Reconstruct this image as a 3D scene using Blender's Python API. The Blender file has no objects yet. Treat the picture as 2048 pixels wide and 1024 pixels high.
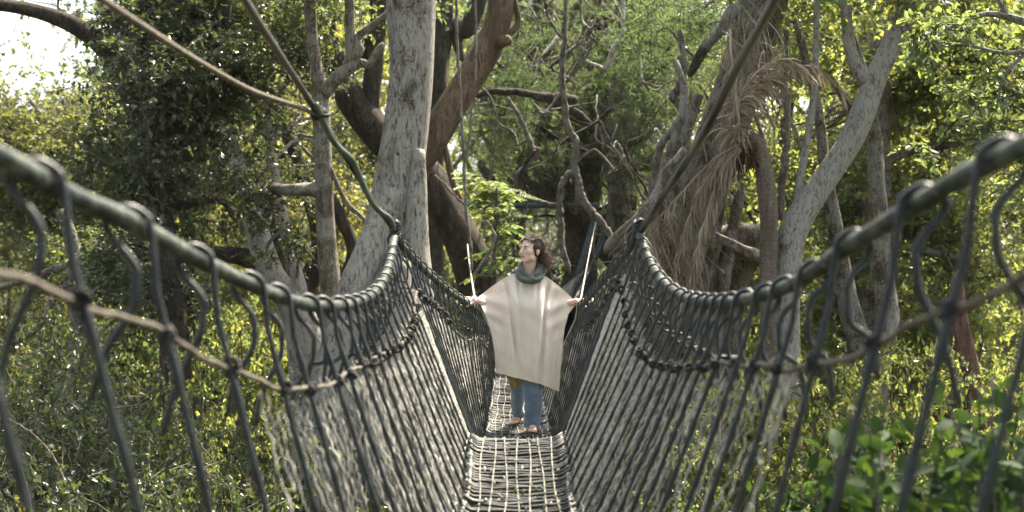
import bpy, math, random
import numpy as np
from mathutils import Vector, Matrix

R = math.radians
HAZE = 0.00012
EXPOSURE = 2.05
F = 2600.0                      # focal length in pixels of the 2048 wide photograph
SC = bpy.context.scene
COL = SC.collection

def P(px, py, Y):
    """the point that lies Y metres ahead of the eye in the direction of a photograph pixel"""
    return np.array([(px - 1024.0) / F * Y, Y, (512.0 - py) / F * Y])

def smooth01(a, b, x):
    t = np.clip((x - a) / (b - a), 0, 1)
    return t * t * (3 - 2 * t)

def ground(x, y):
    x = np.asarray(x, float); y = np.asarray(y, float)
    z = -7.6 + 5.0 * smooth01(24, 75, y) + 0.10 * np.maximum(0, np.abs(x) - 7)
    z = z + 5.9 * np.exp(-((x / 4.2) ** 2 + ((y - 27) / 5.5) ** 2))
    z = z + 5.6 * np.exp(-((x / 4.0) ** 2 + ((y + 6) / 4.0) ** 2))
    z = z + 0.35 * np.sin(x * .35 + 1.3) * np.cos(y * .27) + 0.18 * np.sin(x * .9 + y * .7)
    return z

# ------------------------------------------------------------------ mesh collecting
class MB:
    """collects tubes, sheets and leaves and links them as ONE mesh object"""
    def __init__(self):
        self.v = []; self.q = []; self.t = []; self.qm = []; self.tm = []; self.n = 0
    def add(self, v, q=None, t=None, mi=0):
        v = np.asarray(v, float).reshape(-1, 3)
        if q is not None and len(q):
            q = np.asarray(q, np.int64); self.q.append(q + self.n); self.qm.append(np.full(len(q), mi))
        if t is not None and len(t):
            t = np.asarray(t, np.int64); self.t.append(t + self.n); self.tm.append(np.full(len(t), mi))
        self.v.append(v); self.n += len(v)
    def mesh(self, name, mats, base=(0, 0, 0), smooth=True):
        v = np.concatenate(self.v) - np.asarray(base)
        q = np.concatenate(self.q) if self.q else np.zeros((0, 4), np.int64)
        t = np.concatenate(self.t) if self.t else np.zeros((0, 3), np.int64)
        mi = np.concatenate(self.qm + self.tm)
        me = bpy.data.meshes.new(name)
        me.vertices.add(len(v)); me.vertices.foreach_set('co', v.astype(np.float32).ravel())
        nl = len(q) * 4 + len(t) * 3
        me.loops.add(nl)
        me.loops.foreach_set('vertex_index', np.concatenate([q.ravel(), t.ravel()]).astype(np.int32))
        me.polygons.add(len(q) + len(t))
        st = np.concatenate([np.arange(len(q)) * 4, len(q) * 4 + np.arange(len(t)) * 3])
        me.polygons.foreach_set('loop_start', st.astype(np.int32))
        for m in (mats if isinstance(mats, (list, tuple)) else [mats]):
            me.materials.append(m)
        me.polygons.foreach_set('material_index', mi.astype(np.int32))
        me.polygons.foreach_set('use_smooth', np.full(len(q) + len(t), smooth))
        me.update(calc_edges=True); me.validate()
        return me
    def build(self, name, mats, parent=None, smooth=True, base=None):
        wl = np.array(WORLD.get(parent.name, (0, 0, 0))) if parent else np.zeros(3)
        b = wl if base is None else np.asarray(base, float)
        me = self.mesh(name, mats, b, smooth)
        o = bpy.data.objects.new(name, me); COL.objects.link(o)
        if parent: o.parent = parent
        o.location = b - wl
        WORLD[o.name] = tuple(b)
        return o

WORLD = {}
def tag(o, label=None, cat=None, group=None, kind=None):
    if label: o['label'] = label
    if cat: o['category'] = cat
    if group: o['group'] = group
    if kind: o['kind'] = kind
    return o
def empty(name, loc):
    o = bpy.data.objects.new(name, None); COL.objects.link(o)
    o.location = [float(c) for c in loc]; WORLD[o.name] = tuple(float(c) for c in loc)
    o.empty_display_size = .2
    return o
def copy_tree(o, parent=None):
    c = o.copy(); COL.objects.link(c)
    if parent: c.parent = parent
    for ch in list(o.children): copy_tree(ch, c)
    return c

# ------------------------------------------------------------------ curves and tubes
def spline(pts, n=6, cols=None):
    """Catmull-Rom through rows of pts (any width)"""
    p = np.asarray(pts, float)
    if len(p) < 3:
        t = np.linspace(0, 1, n + 1)[:, None]
        return p[0] * (1 - t) + p[-1] * t
    e = np.vstack([2 * p[0] - p[1], p, 2 * p[-1] - p[-2]])
    out = []
    for i in range(len(p) - 1):
        a, b, c, d = e[i], e[i + 1], e[i + 2], e[i + 3]
        t = np.linspace(0, 1, n, endpoint=False)[:, None]
        out.append(.5 * (2 * b + (c - a) * t + (2 * a - 5 * b + 4 * c - d) * t ** 2 + (3 * b - a - 3 * c + d) * t ** 3))
    out.append(p[-1:])
    return np.vstack(out)

def frames(p):
    d = np.gradient(p, axis=0); d /= np.linalg.norm(d, axis=1)[:, None] + 1e-12
    ref = np.array([0, 1, 0.]) if abs(d[0][1]) < .8 else np.array([1, 0, 0.])
    u = np.cross(d[0], ref); u /= np.linalg.norm(u)
    U = np.empty_like(p); U[0] = u
    for i in range(1, len(p)):
        u = u - d[i] * u.dot(d[i]); u /= np.linalg.norm(u) + 1e-12; U[i] = u
    return d, U, np.cross(d, U)

def tube(mb, p, r, k=8, mi=0, rough=0, seed=0, cap=True, flat=1.0):
    p = np.asarray(p, float); n = len(p)
    r = np.broadcast_to(np.asarray(r, float), (n,))
    d, U, V = frames(p)
    a = np.linspace(0, 2 * np.pi, k, endpoint=False)
    rad = r[:, None] * np.ones((1, k))
    if rough:
        s = np.concatenate([[0], np.cumsum(np.linalg.norm(np.diff(p, axis=0), axis=1))])
        g = np.random.default_rng(seed); m = 0
        for j in range(5):
            f = g.integers(1, 5); w = g.uniform(.4, 3.2) / max(r.max(), .05) * .5
            m = m + np.sin(f * a[None, :] + s[:, None] * w + g.uniform(0, 6.3)) / (1 + .4 * f)
        rad = rad * (1 + rough * m)
    v = p[:, None, :] + rad[:, :, None] * (np.cos(a)[None, :, None] * U[:, None, :] + flat * np.sin(a)[None, :, None] * V[:, None, :])
    i = np.arange(n - 1)[:, None]; j = np.arange(k)[None, :]
    q = np.stack([i * k + j, i * k + (j + 1) % k, (i + 1) * k + (j + 1) % k, (i + 1) * k + j], -1).reshape(-1, 4)
    v = v.reshape(-1, 3); t = None
    if cap:
        v = np.vstack([v, p[:1], p[-1:]])
        jj = np.arange(k)
        t = np.vstack([np.stack([np.full(k, n * k), (jj + 1) % k, jj], 1),
                       np.stack([np.full(k, n * k + 1), (n - 1) * k + jj, (n - 1) * k + (jj + 1) % k], 1)])
    mb.add(v, q, t, mi)

def many_tubes(mb, A, B, ra, rb, mi=0, k=3):
    """straight three sided twigs, vectorised"""
    A = np.asarray(A); B = np.asarray(B); n = len(A)
    d = B - A; d /= np.linalg.norm(d, axis=1)[:, None] + 1e-9
    h = np.where(np.abs(d[:, 2:3]) < .9, np.array([[0, 0, 1.]]), np.array([[1., 0, 0]]))
    u = np.cross(d, h); u /= np.linalg.norm(u, axis=1)[:, None] + 1e-9
    w = np.cross(d, u)
    a = np.arange(k) * 2 * np.pi / k
    off = np.cos(a)[None, :, None] * u[:, None, :] + np.sin(a)[None, :, None] * w[:, None, :]
    v = np.concatenate([A[:, None, :] + off * ra, B[:, None, :] + off * rb], 1)
    b = np.arange(n)[:, None] * (2 * k); j = np.arange(k)[None, :]
    q = np.stack([b + j, b + (j + 1) % k, b + k + (j + 1) % k, b + k + j], -1).reshape(-1, 4)
    mb.add(v.reshape(-1, 3), q, None, mi)

def ellipsoid(mb, c, r, rot=None, nu=20, nv=12, mi=0):
    u = np.linspace(0, 2 * np.pi, nu, endpoint=False); w = np.linspace(-np.pi / 2, np.pi / 2, nv + 1)[1:-1]
    g = np.stack([np.cos(w)[:, None] * np.cos(u), np.cos(w)[:, None] * np.sin(u), np.sin(w)[:, None] * np.ones(nu)], -1).reshape(-1, 3)
    g = np.vstack([g, [[0, 0, -1], [0, 0, 1]]]) * np.asarray(r)
    if rot is not None: g = g @ np.asarray(rot).T
    v = g + np.asarray(c)
    m = nv - 1; i = np.arange(m - 1)[:, None]; j = np.arange(nu)[None, :]
    q = np.stack([i * nu + j, i * nu + (j + 1) % nu, (i + 1) * nu + (j + 1) % nu, (i + 1) * nu + j], -1).reshape(-1, 4)
    jj = np.arange(nu); S = m * nu; N = S + 1
    t = np.vstack([np.stack([np.full(nu, S), (jj + 1) % nu, jj], 1), np.stack([np.full(nu, N), (m - 1) * nu + jj, (m - 1) * nu + (jj + 1) % nu], 1)])
    mb.add(v, q, t, mi)

def box(mb, a, b, w, h, up=(0, 0, 1), mi=0):
    """a bar of rectangular section from a to b"""
    a = np.asarray(a, float); b = np.asarray(b, float); d = b - a; d /= np.linalg.norm(d)
    u = np.cross(d, up); u /= np.linalg.norm(u); v = np.cross(u, d)
    c = [(-w, -h), (w, -h), (w, h), (-w, h)]
    pts = [p + u * x / 2 + v * y / 2 for p in (a, b) for x, y in c]
    mb.add(pts, [[0, 1, 2, 3][::-1], [4, 5, 6, 7], [0, 1, 5, 4], [1, 2, 6, 5], [2, 3, 7, 6], [3, 0, 4, 7]], None, mi)

# ------------------------------------------------------------------ leaves
def unit(a): return a / (np.linalg.norm(a, axis=-1, keepdims=True) + 1e-9)

LEAF = {   # outline along +x, folded at the midrib
 'ovate': (np.array([[0, 0, 0], [.28, .30, .07], [.68, .24, .05], [1, 0, -.10], [.68, -.24, .05], [.28, -.30, .07]]), [[0, 5, 4, 3], [0, 3, 2, 1]]),
 'lance': (np.array([[0, 0, 0], [.30, .17, .04], [.65, .14, .02], [1, 0, -.14], [.65, -.14, .02], [.30, -.17, .04]]), [[0, 5, 4, 3], [0, 3, 2, 1]]),
 'needle': (np.array([[0, 0, 0], [.45, .07, .01], [1, 0, -.08], [.45, -.07, .01]]), [[0, 3, 2, 1]]),
 'big': (np.array([[0, 0, 0], [.12, .10, .03], [.3, .22, .06], [.55, .25, .06], [.8, .14, .0], [1, 0, -.12], [.8, -.14, .0], [.55, -.25, .06], [.3, -.22, .06], [.12, -.10, .03],
                   [.3, 0, .0], [.55, 0, .0], [.8, 0, -.04]]),
         [[0, 9, 8, 10], [10, 8, 7, 11], [11, 7, 6, 12], [0, 10, 2, 1], [10, 11, 3, 2], [11, 12, 4, 3], [12, 6, 5, 4]]),
}
def put_leaves(mb, pos, d, nrm, size, kind='ovate', mi=0):
    tv, tq = LEAF[kind]; n = len(pos)
    d = unit(d); s = unit(np.cross(nrm, d)); nn = np.cross(d, s)
    v = pos[:, None, :] + size[:, None, None] * (tv[None, :, 0:1] * d[:, None, :] + tv[None, :, 1:2] * s[:, None, :] + tv[None, :, 2:3] * nn[:, None, :])
    q = (np.asarray(tq)[None] + (np.arange(n) * len(tv))[:, None, None]).reshape(-1, 4)
    mb.add(v.reshape(-1, 3), q, None, mi)

def foliage(mb, rng, C, rad, size, twigs=5, per=9, kind='ovate', droop=.35, up=.7, hang=0., twig_mi=1, flatz=.7):
    """leafy twigs that spring from the points C: leaves sit along each twig"""
    C = np.asarray(C); n = len(C)
    rad = np.broadcast_to(np.asarray(rad, float), (n,))
    T = np.repeat(C, twigs, 0); L = np.repeat(rad, twigs) * rng.uniform(.45, 1.15, n * twigs)
    d = rng.normal(size=(n * twigs, 3)); d[:, 2] = d[:, 2] * flatz - hang
    d = unit(d)
    T = T + rng.normal(size=T.shape) * (L * .16)[:, None]
    E = T + d * L[:, None]
    if twig_mi is not None: many_tubes(mb, T, E, .006, .002, twig_mi)
    m = n * twigs * per
    D = np.repeat(d, per, 0); t = rng.uniform(.12, 1.05, m)
    bend = np.zeros((m, 3)); bend[:, 2] = -(t ** 2) * np.repeat(L, per) * droop * .5
    pos = np.repeat(T, per, 0) + D * (t * np.repeat(L, per))[:, None] + bend
    pos += rng.normal(size=(m, 3)) * .012
    ld = D * .7 + rng.normal(size=(m, 3)) * .75; ld[:, 2] -= droop
    nr = rng.normal(size=(m, 3)) * .75; nr[:, 2] += up
    put_leaves(mb, pos, ld, nr, size * rng.uniform(.6, 1.25, m), kind)

def clumps(rng, c, r, n, gap=.0, shell=.55, scale=1.0):
    """points in an ellipsoid, kept where a lumpy field is positive so that gaps show through"""
    c = np.asarray(c, float); r = np.asarray(r, float); out = []; got = 0
    ph = rng.uniform(0, 6.3, 6); K = rng.normal(size=(6, 3)) * 1.9 / (np.mean(r) * .6 * scale)
    while got < n:
        g = unit(rng.normal(size=(n * 2, 3))) * rng.uniform(0, 1, (n * 2, 1)) ** shell
        p = c + g * r * (1 + .16 * np.sin(3 * g[:, :1] * 2 + ph[0]) + .12 * np.sin(7 * g[:, 2:3] + ph[1]))
        f = np.sin(p @ K.T + ph).sum(1)
        p = p[f > gap]
        out.append(p); got += len(p)
        if len(out) > 60: break
    return np.concatenate(out)[:n]

def limb_px(pts, Y, n=5):
    """rows (px, py, r_px[, dY]) -> world path and radii"""
    w = []; r = []
    for q in pts:
        y = Y + (q[3] if len(q) > 3 else 0)
        w.append(P(q[0], q[1], y)); r.append(q[2] * y / F)
    s = spline(np.column_stack([np.array(w), r]), n)
    return s[:, :3], np.maximum(s[:, 3], .004)

def branch_to(mb, rng, a, ra, b, mi=0, sag=.12, k=5):
    a = np.asarray(a); b = np.asarray(b); L = np.linalg.norm(b - a)
    m = [a] + [a + (b - a) * t + rng.normal(size=3) * L * .07 + np.array([0, 0, L * sag * math.sin(t * 3.14)]) for t in (.3, .6, .85)] + [b]
    s = spline(np.array(m), 4)
    tube(mb, s, np.linspace(ra, ra * .22, len(s)), k, mi)
# ------------------------------------------------------------------ materials
def new_mat(name):
    m = bpy.data.materials.new(name); m.use_nodes = True
    nt = m.node_tree
    return m, nt, nt.nodes['Principled BSDF'], nt.nodes['Material Output']
def N(nt, typ, **kw):
    n = nt.nodes.new(typ)
    for k, v in kw.items():
        if k in n.inputs: n.inputs[k].default_value = v
        else: setattr(n, k, v)
    return n
def ramp(nt, fac, stops, interp='LINEAR'):
    r = nt.nodes.new('ShaderNodeValToRGB'); r.color_ramp.interpolation = interp
    el = r.color_ramp.elements
    while len(el) < len(stops): el.new(.5)
    for e, (p, c) in zip(el, stops):
        e.position = p; e.color = (*c, 1) if len(c) == 3 else c
    nt.links.new(fac, r.inputs['Fac'])
    return r.outputs['Color']
def noise(nt, vec, scale, detail=4, rough=.6, dist=0.):
    n = N(nt, 'ShaderNodeTexNoise', Scale=scale, Detail=detail, Roughness=rough, Distortion=dist)
    if vec is not None: nt.links.new(vec, n.inputs['Vector'])
    return n.outputs['Fac']
def mixc(nt, fac, a, b, mode='MIX'):
    m = nt.nodes.new('ShaderNodeMix'); m.data_type = 'RGBA'; m.blend_type = mode
    for sock, v in ((m.inputs[0], fac), (m.inputs[6], a), (m.inputs[7], b)):
        if isinstance(v, bpy.types.NodeSocket): nt.links.new(v, sock)
        elif isinstance(v, (int, float)): sock.default_value = v
        else: sock.default_value = (*v, 1)
    return m.outputs[2]
def coords(nt, scale=(1, 1, 1)):
    tc = nt.nodes.new('ShaderNodeTexCoord'); mp = nt.nodes.new('ShaderNodeMapping')
    mp.inputs['Scale'].default_value = scale
    nt.links.new(tc.outputs['Object'], mp.inputs['Vector'])
    return mp.outputs['Vector']
def bump(nt, h, bsdf, strength=.4, dist=.02):
    b = N(nt, 'ShaderNodeBump', Strength=strength, Distance=dist)
    nt.links.new(h, b.inputs['Height']); nt.links.new(b.outputs['Normal'], bsdf.inputs['Normal'])

def bark(name, dark, mid, pale, lichen=None, lich_amt=.5, moss=None, moss_amt=.45, scale=1., ring=False, furrow=.8):
    m, nt, b, out = new_mat(name)
    v = coords(nt, (1, 1, .28)); v1 = coords(nt, (1, 1, 1)); vs = coords(nt, (1, 1, .10))
    n1 = noise(nt, v, 26 * scale, 8, .72, .8)          # fissures
    n2 = noise(nt, v1, 7 * scale, 6, .7, .3)            # blotches
    n5 = noise(nt, vs, 5.5 * scale, 5, .6)              # long stains
    c = ramp(nt, n2, [(.36, mid), (.62, pale)])
    c = mixc(nt, ramp(nt, n5, [(.40, (.85, .85, .85)), (.54, (0, 0, 0))]), c, tuple((x + y) / 2 for x, y in zip(dark, mid)))
    if lichen:
        n3 = noise(nt, v1, 38 * scale, 7, .8, .5); n4 = noise(nt, v1, 2.4 * scale, 4, .6, .4)
        s = nt.nodes.new('ShaderNodeMath'); s.operation = 'ADD'
        nt.links.new(n3, s.inputs[0]); nt.links.new(n4, s.inputs[1])
        k = 1.20 - .40 * lich_amt
        c = mixc(nt, ramp(nt, s.outputs[0], [(k - .03, (0, 0, 0)), (k + .06, (.92, .92, .92))]), c, lichen)
    if moss:
        n6 = noise(nt, coords(nt, (1, 1, .5)), 3.0 * scale, 7, .75, .5)
        k = .74 - .34 * moss_amt
        c = mixc(nt, ramp(nt, n6, [(k - .05, (0, 0, 0)), (k + .08, (.92, .92, .92))]), c, moss)
    c = mixc(nt, ramp(nt, n1, [(.36, (.95, .95, .95)), (.50, (.10, .10, .10)), (.8, (0, 0, 0))]), c, dark)
    h = n1
    if ring:
        w = N(nt, 'ShaderNodeTexWave', Scale=6., Distortion=9., Detail=5.); w.bands_direction = 'Z'
        nt.links.new(v1, w.inputs['Vector'])
        c = mixc(nt, ramp(nt, w.outputs['Fac'], [(.0, (.3, .3, .3)), (.25, (0, 0, 0))]), c, tuple(x * .9 for x in dark))
    nt.links.new(c, b.inputs['Base Color']); b.inputs['Roughness'].default_value = .9
    b.inputs['Specular IOR Level'].default_value = .2
    bump(nt, h, b, 1.0, .06)
    return m

def leafmat(name, cols, trans, tr=.45, rough=.42, spec=.4):
    """cols: ramp of leaf colours over a random number per leaf; trans: colour of light through the blade"""
    m, nt, b, out = new_mat(name)
    g = nt.nodes.new('ShaderNodeNewGeometry'); oi = nt.nodes.new('ShaderNodeObjectInfo')
    k = len(cols)
    c = ramp(nt, g.outputs['Random Per Island'], [(i / max(1, k - 1), q) for i, q in enumerate(cols)])
    hs = N(nt, 'ShaderNodeHueSaturation'); nt.links.new(c, hs.inputs['Color'])
    mr = N(nt, 'ShaderNodeMapRange'); mr.inputs[3].default_value = .8; mr.inputs[4].default_value = 1.2
    nt.links.new(oi.outputs['Random'], mr.inputs[0]); nt.links.new(mr.outputs[0], hs.inputs['Value'])
    nt.links.new(hs.outputs[0], b.inputs['Base Color'])
    b.inputs['Roughness'].default_value = rough; b.inputs['Specular IOR Level'].default_value = spec
    t = nt.nodes.new('ShaderNodeBsdfTranslucent')
    tc = ramp(nt, g.outputs['Random Per Island'], [(0, tuple(x * .6 for x in trans)), (.6, trans), (1, (trans[0] * 1.35, trans[1] * 1.15, trans[2] * .8))])
    nt.links.new(tc, t.inputs['Color'])
    mx = nt.nodes.new('ShaderNodeMixShader'); mx.inputs[0].default_value = tr
    nt.links.new(b.outputs[0], mx.inputs[1]); nt.links.new(t.outputs[0], mx.inputs[2])
    nt.links.new(mx.outputs[0], out.inputs['Surface'])
    return m

def plain(name, c1, c2, scale=20., rough=.7, bs=.3, stretch=(1, 1, 1), spec=.3, metal=0., detail=4, bd=.004):
    m, nt, b, out = new_mat(name)
    n = noise(nt, coords(nt, stretch), scale, detail, .6)
    nt.links.new(ramp(nt, n, [(.35, c1), (.65, c2)]), b.inputs['Base Color'])
    b.inputs['Roughness'].default_value = rough; b.inputs['Specular IOR Level'].default_value = spec
    b.inputs['Metallic'].default_value = metal
    if bs: bump(nt, n, b, bs, bd)
    return m

M = {}
M['bark_pale'] = bark('bark_pale', (.030, .024, .018), (.125, .104, .08), (.26, .225, .18), (.47, .445, .38), .88, (.060, .055, .024), .45, 1.15)
M['bark_orange'] = bark('bark_orange', (.06, .043, .028), (.165, .12, .078), (.26, .195, .13), (.36, .33, .265), .38, (.06, .06, .03), .25, 1.0)
M['bark_dark'] = bark('bark_dark', (.020, .017, .013), (.062, .050, .038), (.135, .112, .088), (.24, .235, .20), .35, (.035, .042, .014), .45, 1.2)
M['bark_brown'] = bark('bark_brown', (.036, .028, .020), (.115, .092, .068), (.22, .185, .145), (.32, .31, .265), .5, (.05, .055, .022), .35, 1.2)
M['bark_white'] = bark('bark_white', (.09, .08, .065), (.32, .295, .25), (.50, .475, .42), (.62, .60, .54), 1.0, (.04, .042, .016), .42, 1.4)
M['bark_lichen'] = bark('bark_lichen', (.04, .034, .028), (.125, .105, .085), (.23, .205, .17), (.48, .465, .40), .95, (.05, .055, .025), .3, 1.6)
M['bark_palm'] = bark('bark_palm', (.09, .07, .05), (.22, .18, .14), (.34, .29, .235), None, 0, None, 0, 2.0, True, .6)
M['bark_red'] = bark('bark_red', (.06, .032, .022), (.17, .095, .065), (.27, .17, .125), None, 0, None, 0, 1.6)
M['twig'] = plain('twig_bark', (.05, .04, .03), (.12, .10, .08), 12, .9, 0)
M['liana'] = bark('liana_bark', (.055, .043, .032), (.16, .13, .10), (.29, .25, .20), (.34, .33, .29), .5, None, 0, 3.0)
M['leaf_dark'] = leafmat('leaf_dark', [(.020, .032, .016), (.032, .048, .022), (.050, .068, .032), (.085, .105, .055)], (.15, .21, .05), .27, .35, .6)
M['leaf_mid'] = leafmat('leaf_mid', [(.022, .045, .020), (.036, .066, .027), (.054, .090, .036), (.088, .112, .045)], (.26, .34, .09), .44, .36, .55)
M['leaf_lit'] = leafmat('leaf_lit', [(.022, .046, .016), (.036, .068, .021), (.055, .095, .030), (.16, .15, .035)], (.36, .42, .10), .48, .34, .55)  # sunlit yellow is put into the colour of some leaves
M['leaf_yellow'] = leafmat('leaf_yellow', [(.05, .068, .02), (.085, .10, .025), (.12, .125, .03), (.20, .18, .04)], (.40, .41, .09), .48)
M['leaf_olive'] = leafmat('leaf_olive', [(.036, .054, .022), (.055, .078, .030), (.085, .105, .038), (.13, .13, .048)], (.26, .29, .06), .42)
M['leaf_needle'] = leafmat('leaf_needle', [(.022, .045, .022), (.032, .062, .028), (.048, .085, .036), (.075, .105, .045)], (.20, .31, .09), .40)
M['leaf_gloss'] = leafmat('leaf_gloss', [(.012, .026, .012), (.018, .036, .015), (.026, .05, .018), (.045, .075, .025)], (.08, .15, .025), .25, .7, .12)
M['leaf_pinnate'] = leafmat('leaf_pinnate', [(.07, .12, .045), (.10, .16, .06), (.13, .19, .075)], (.28, .38, .10), .40)
M['frond_dead'] = leafmat('frond_dead', [(.16, .125, .085), (.25, .205, .145), (.34, .285, .21), (.42, .36, .27)], (.30, .24, .15), .22, .7, .2)
M['root_fibre'] = plain('root_fibre', (.05, .026, .018), (.12, .065, .045), 30, .95, .6, bd=.02)
M['bark_grey'] = bark('bark_grey', (.05, .042, .030), (.16, .13, .095), (.26, .225, .17), (.40, .38, .31), .5, (.05, .048, .02), .35, 1.6)
M['rail'] = None
# ------------------------------------------------------------------ bridge materials
def rail_mat():
    m, nt, b, out = new_mat('rail_pipe')
    v = coords(nt, (1, 1, 1))
    n1 = noise(nt, v, 7, 6, .7); n2 = noise(nt, v, 34, 5, .7)
    c = ramp(nt, n1, [(.33, (.007, .010, .009)), (.5, (.017, .026, .020)), (.68, (.10, .115, .088))])
    c = mixc(nt, ramp(nt, n2, [(.55, (0, 0, 0)), (.66, (.6, .6, .6))]), c, (.28, .28, .23))
    nt.links.new(c, b.inputs['Base Color']); b.inputs['Roughness'].default_value = .62; b.inputs['Specular IOR Level'].default_value = .25
    bump(nt, n2, b, .6, .006)
    return m
M['rail'] = rail_mat()
M['hanger'] = plain('hanger_rubber', (.010, .0135, .0135), (.030, .037, .037), 26, .45, .3, spec=.3)
M['lash'] = plain('lashing_twine', (.012, .012, .012), (.04, .038, .035), 60, .8, .5)
M['midrope'] = plain('weathered_rope', (.03, .024, .018), (.125, .105, .08), 38, .8, .8, bd=.006)
M['netcord'] = plain('net_cord', (.25, .24, .205), (.56, .54, .47), 24, .75, .4)
M['rung'] = plain('deck_cord', (.008, .010, .010), (.030, .035, .034), 16, .5, .4)
M['decktie'] = plain('deck_tie', (.10, .096, .08), (.27, .26, .22), 22, .75, .5)
def ridged(name, c1, c2, freq):
    m, nt, b, out = new_mat(name)
    w = N(nt, 'ShaderNodeTexWave', Scale=freq, Distortion=.4, Detail=1.)
    nt.links.new(coords(nt, (.35, .2, 1)), w.inputs['Vector'])
    nt.links.new(ramp(nt, w.outputs['Fac'], [(.2, c1), (.8, c2)]), b.inputs['Base Color'])
    b.inputs['Roughness'].default_value = .45
    bump(nt, w.outputs['Fac'], b, .9, .012)
    return m
M['cable_dark'] = ridged('cable_dark', (.018, .018, .017), (.075, .074, .068), 14)
M['cable_brown'] = ridged('cable_brown', (.016, .013, .010), (.055, .045, .034), 10)
M['rope_tan'] = plain('tan_rope', (.05, .04, .028), (.135, .11, .078), 40, .75, .6)
M['hose_green'] = plain('green_hose', (.035, .065, .045), (.10, .135, .10), 12, .38, .2, spec=.5)
M['steel_teal'] = plain('painted_steel', (.035, .062, .068), (.065, .095, .10), 9, .45, .2, spec=.4)
M['rope_white'] = plain('pale_rope', (.28, .26, .21), (.46, .43, .36), 40, .8, .5)

# ------------------------------------------------------------------ bridge lines
railL = np.array([(-420, 90, 1.75), (-190, 215, 2.15), (0, 312, 2.55), (130, 385, 2.8), (268, 448, 3.12), (396, 520, 3.6), (506, 572, 4.15), (561, 594, 4.5),
                  (622, 611, 4.95), (676, 612, 5.4), (719, 604, 5.85), (747, 588, 6.25), (768, 558, 6.65), (781, 518, 7.05), (790, 474, 7.4),
                  (806, 494, 7.7), (828, 520, 8.2), (862, 552, 9.0), (902, 586, 10.0), (938, 608, 10.95), (958, 622, 12.2), (970, 624, 14),
                  (968, 606, 17), (955, 570, 20), (938, 520, 23.2)])
railR = np.array([(2560, 40, 1.75), (2250, 185, 2.15), (2048, 292, 2.5), (1930, 352, 2.78), (1790, 436, 3.15), (1680, 505, 3.6), (1620, 550, 4.0), (1560, 580, 4.4),
                  (1500, 598, 4.85), (1450, 606, 5.3), (1405, 604, 5.75), (1365, 594, 6.2), (1330, 568, 6.6), (1302, 528, 7.0), (1278, 470, 7.4),
                  (1262, 492, 7.7), (1243, 518, 8.2), (1214, 552, 9.0), (1186, 586, 10.0), (1162, 612, 10.95), (1148, 624, 12.2), (1140, 626, 14),
                  (1146, 606, 17), (1164, 570, 20), (1186, 520, 23.2)])
def line_fn(px):
    w = np.array([P(*p) for p in px]); s = spline(w, 14)
    return s, (lambda y: np.array([np.interp(y, s[:, 1], s[:, 0]), y, np.interp(y, s[:, 1], s[:, 2])]))
SL, RL = line_fn(railL); SR, RR = line_fn(railR)
fy = np.array([0.8, 2, 3, 4, 5, 6.3, 6.8, 7.25, 7.45, 7.8, 8.4, 9.2, 10, 10.9, 12, 14, 17, 20, 23.5])
fz = np.array([-1.62, -1.62, -1.60, -1.54, -1.43, -1.235, -1.14, -1.062, -1.062, -1.14, -1.27, -1.40, -1.46, -1.492, -1.50, -1.48, -1.38, -1.2, -.95])
fw = np.array([.50, .50, .48, .44, .36, .262, .255, .25, .25, .25, .252, .257, .26, .26, .26, .26, .26, .26, .26])
fc = np.array([.0, .0, .0, .01, .02, .03, .03, .028, .028, .03, .035, .04, .045, .05, .052, .055, .06, .08, .10])
sf = spline(np.column_stack([fy, fz, fw, fc]), 8)
def floor(y): return np.interp(y, sf[:, 0], sf[:, 1])
def fhalf(y): return np.interp(y, sf[:, 0], sf[:, 2])
def fcen(y): return np.interp(y, sf[:, 0], sf[:, 3])
def edge(side, y): return np.array([fcen(y) + side * fhalf(y), y, floor(y)])

bridge = empty('rope_bridge', (0, 7.4, -1.1))
tag(bridge, 'narrow rope footbridge with black cord sides and a woven deck that the woman walks on', 'rope bridge')

RAIL_R = .0235
def mid_point(side, y):
    """the pale rope that runs below the handrail"""
    r = (RL if side < 0 else RR)(y); e = edge(side, y)
    d = .30 + .04 * math.sin(y * 2.1 + side)
    L = np.linalg.norm(e - r); t = d / L
    return r * (1 - t) + e * t

for side, S in ((-1, SL), (1, SR)):
    mb = MB()
    rr = RAIL_R * (1 + .05 * np.sin(S[:, 1] * 17))
    tube(mb, S, rr, 14, 0, .03, 3 + side)
    mb.build('handrail', M['rail'], bridge)
    ys = np.arange(1.8, 23.2, .06); mp = np.array([mid_point(side, y) for y in ys])
    mp[:, 2] += .007 * np.sin(ys * 9 + side) + .002 * np.sin(ys * 31); mp[:, 0] += .003 * np.sin(ys * 13)
    mb = MB(); tube(mb, mp, .0088 * (1 + .10 * np.sin(ys * 40)), 7)
    mb.build('side_rope', M['midrope'], bridge)

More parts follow.
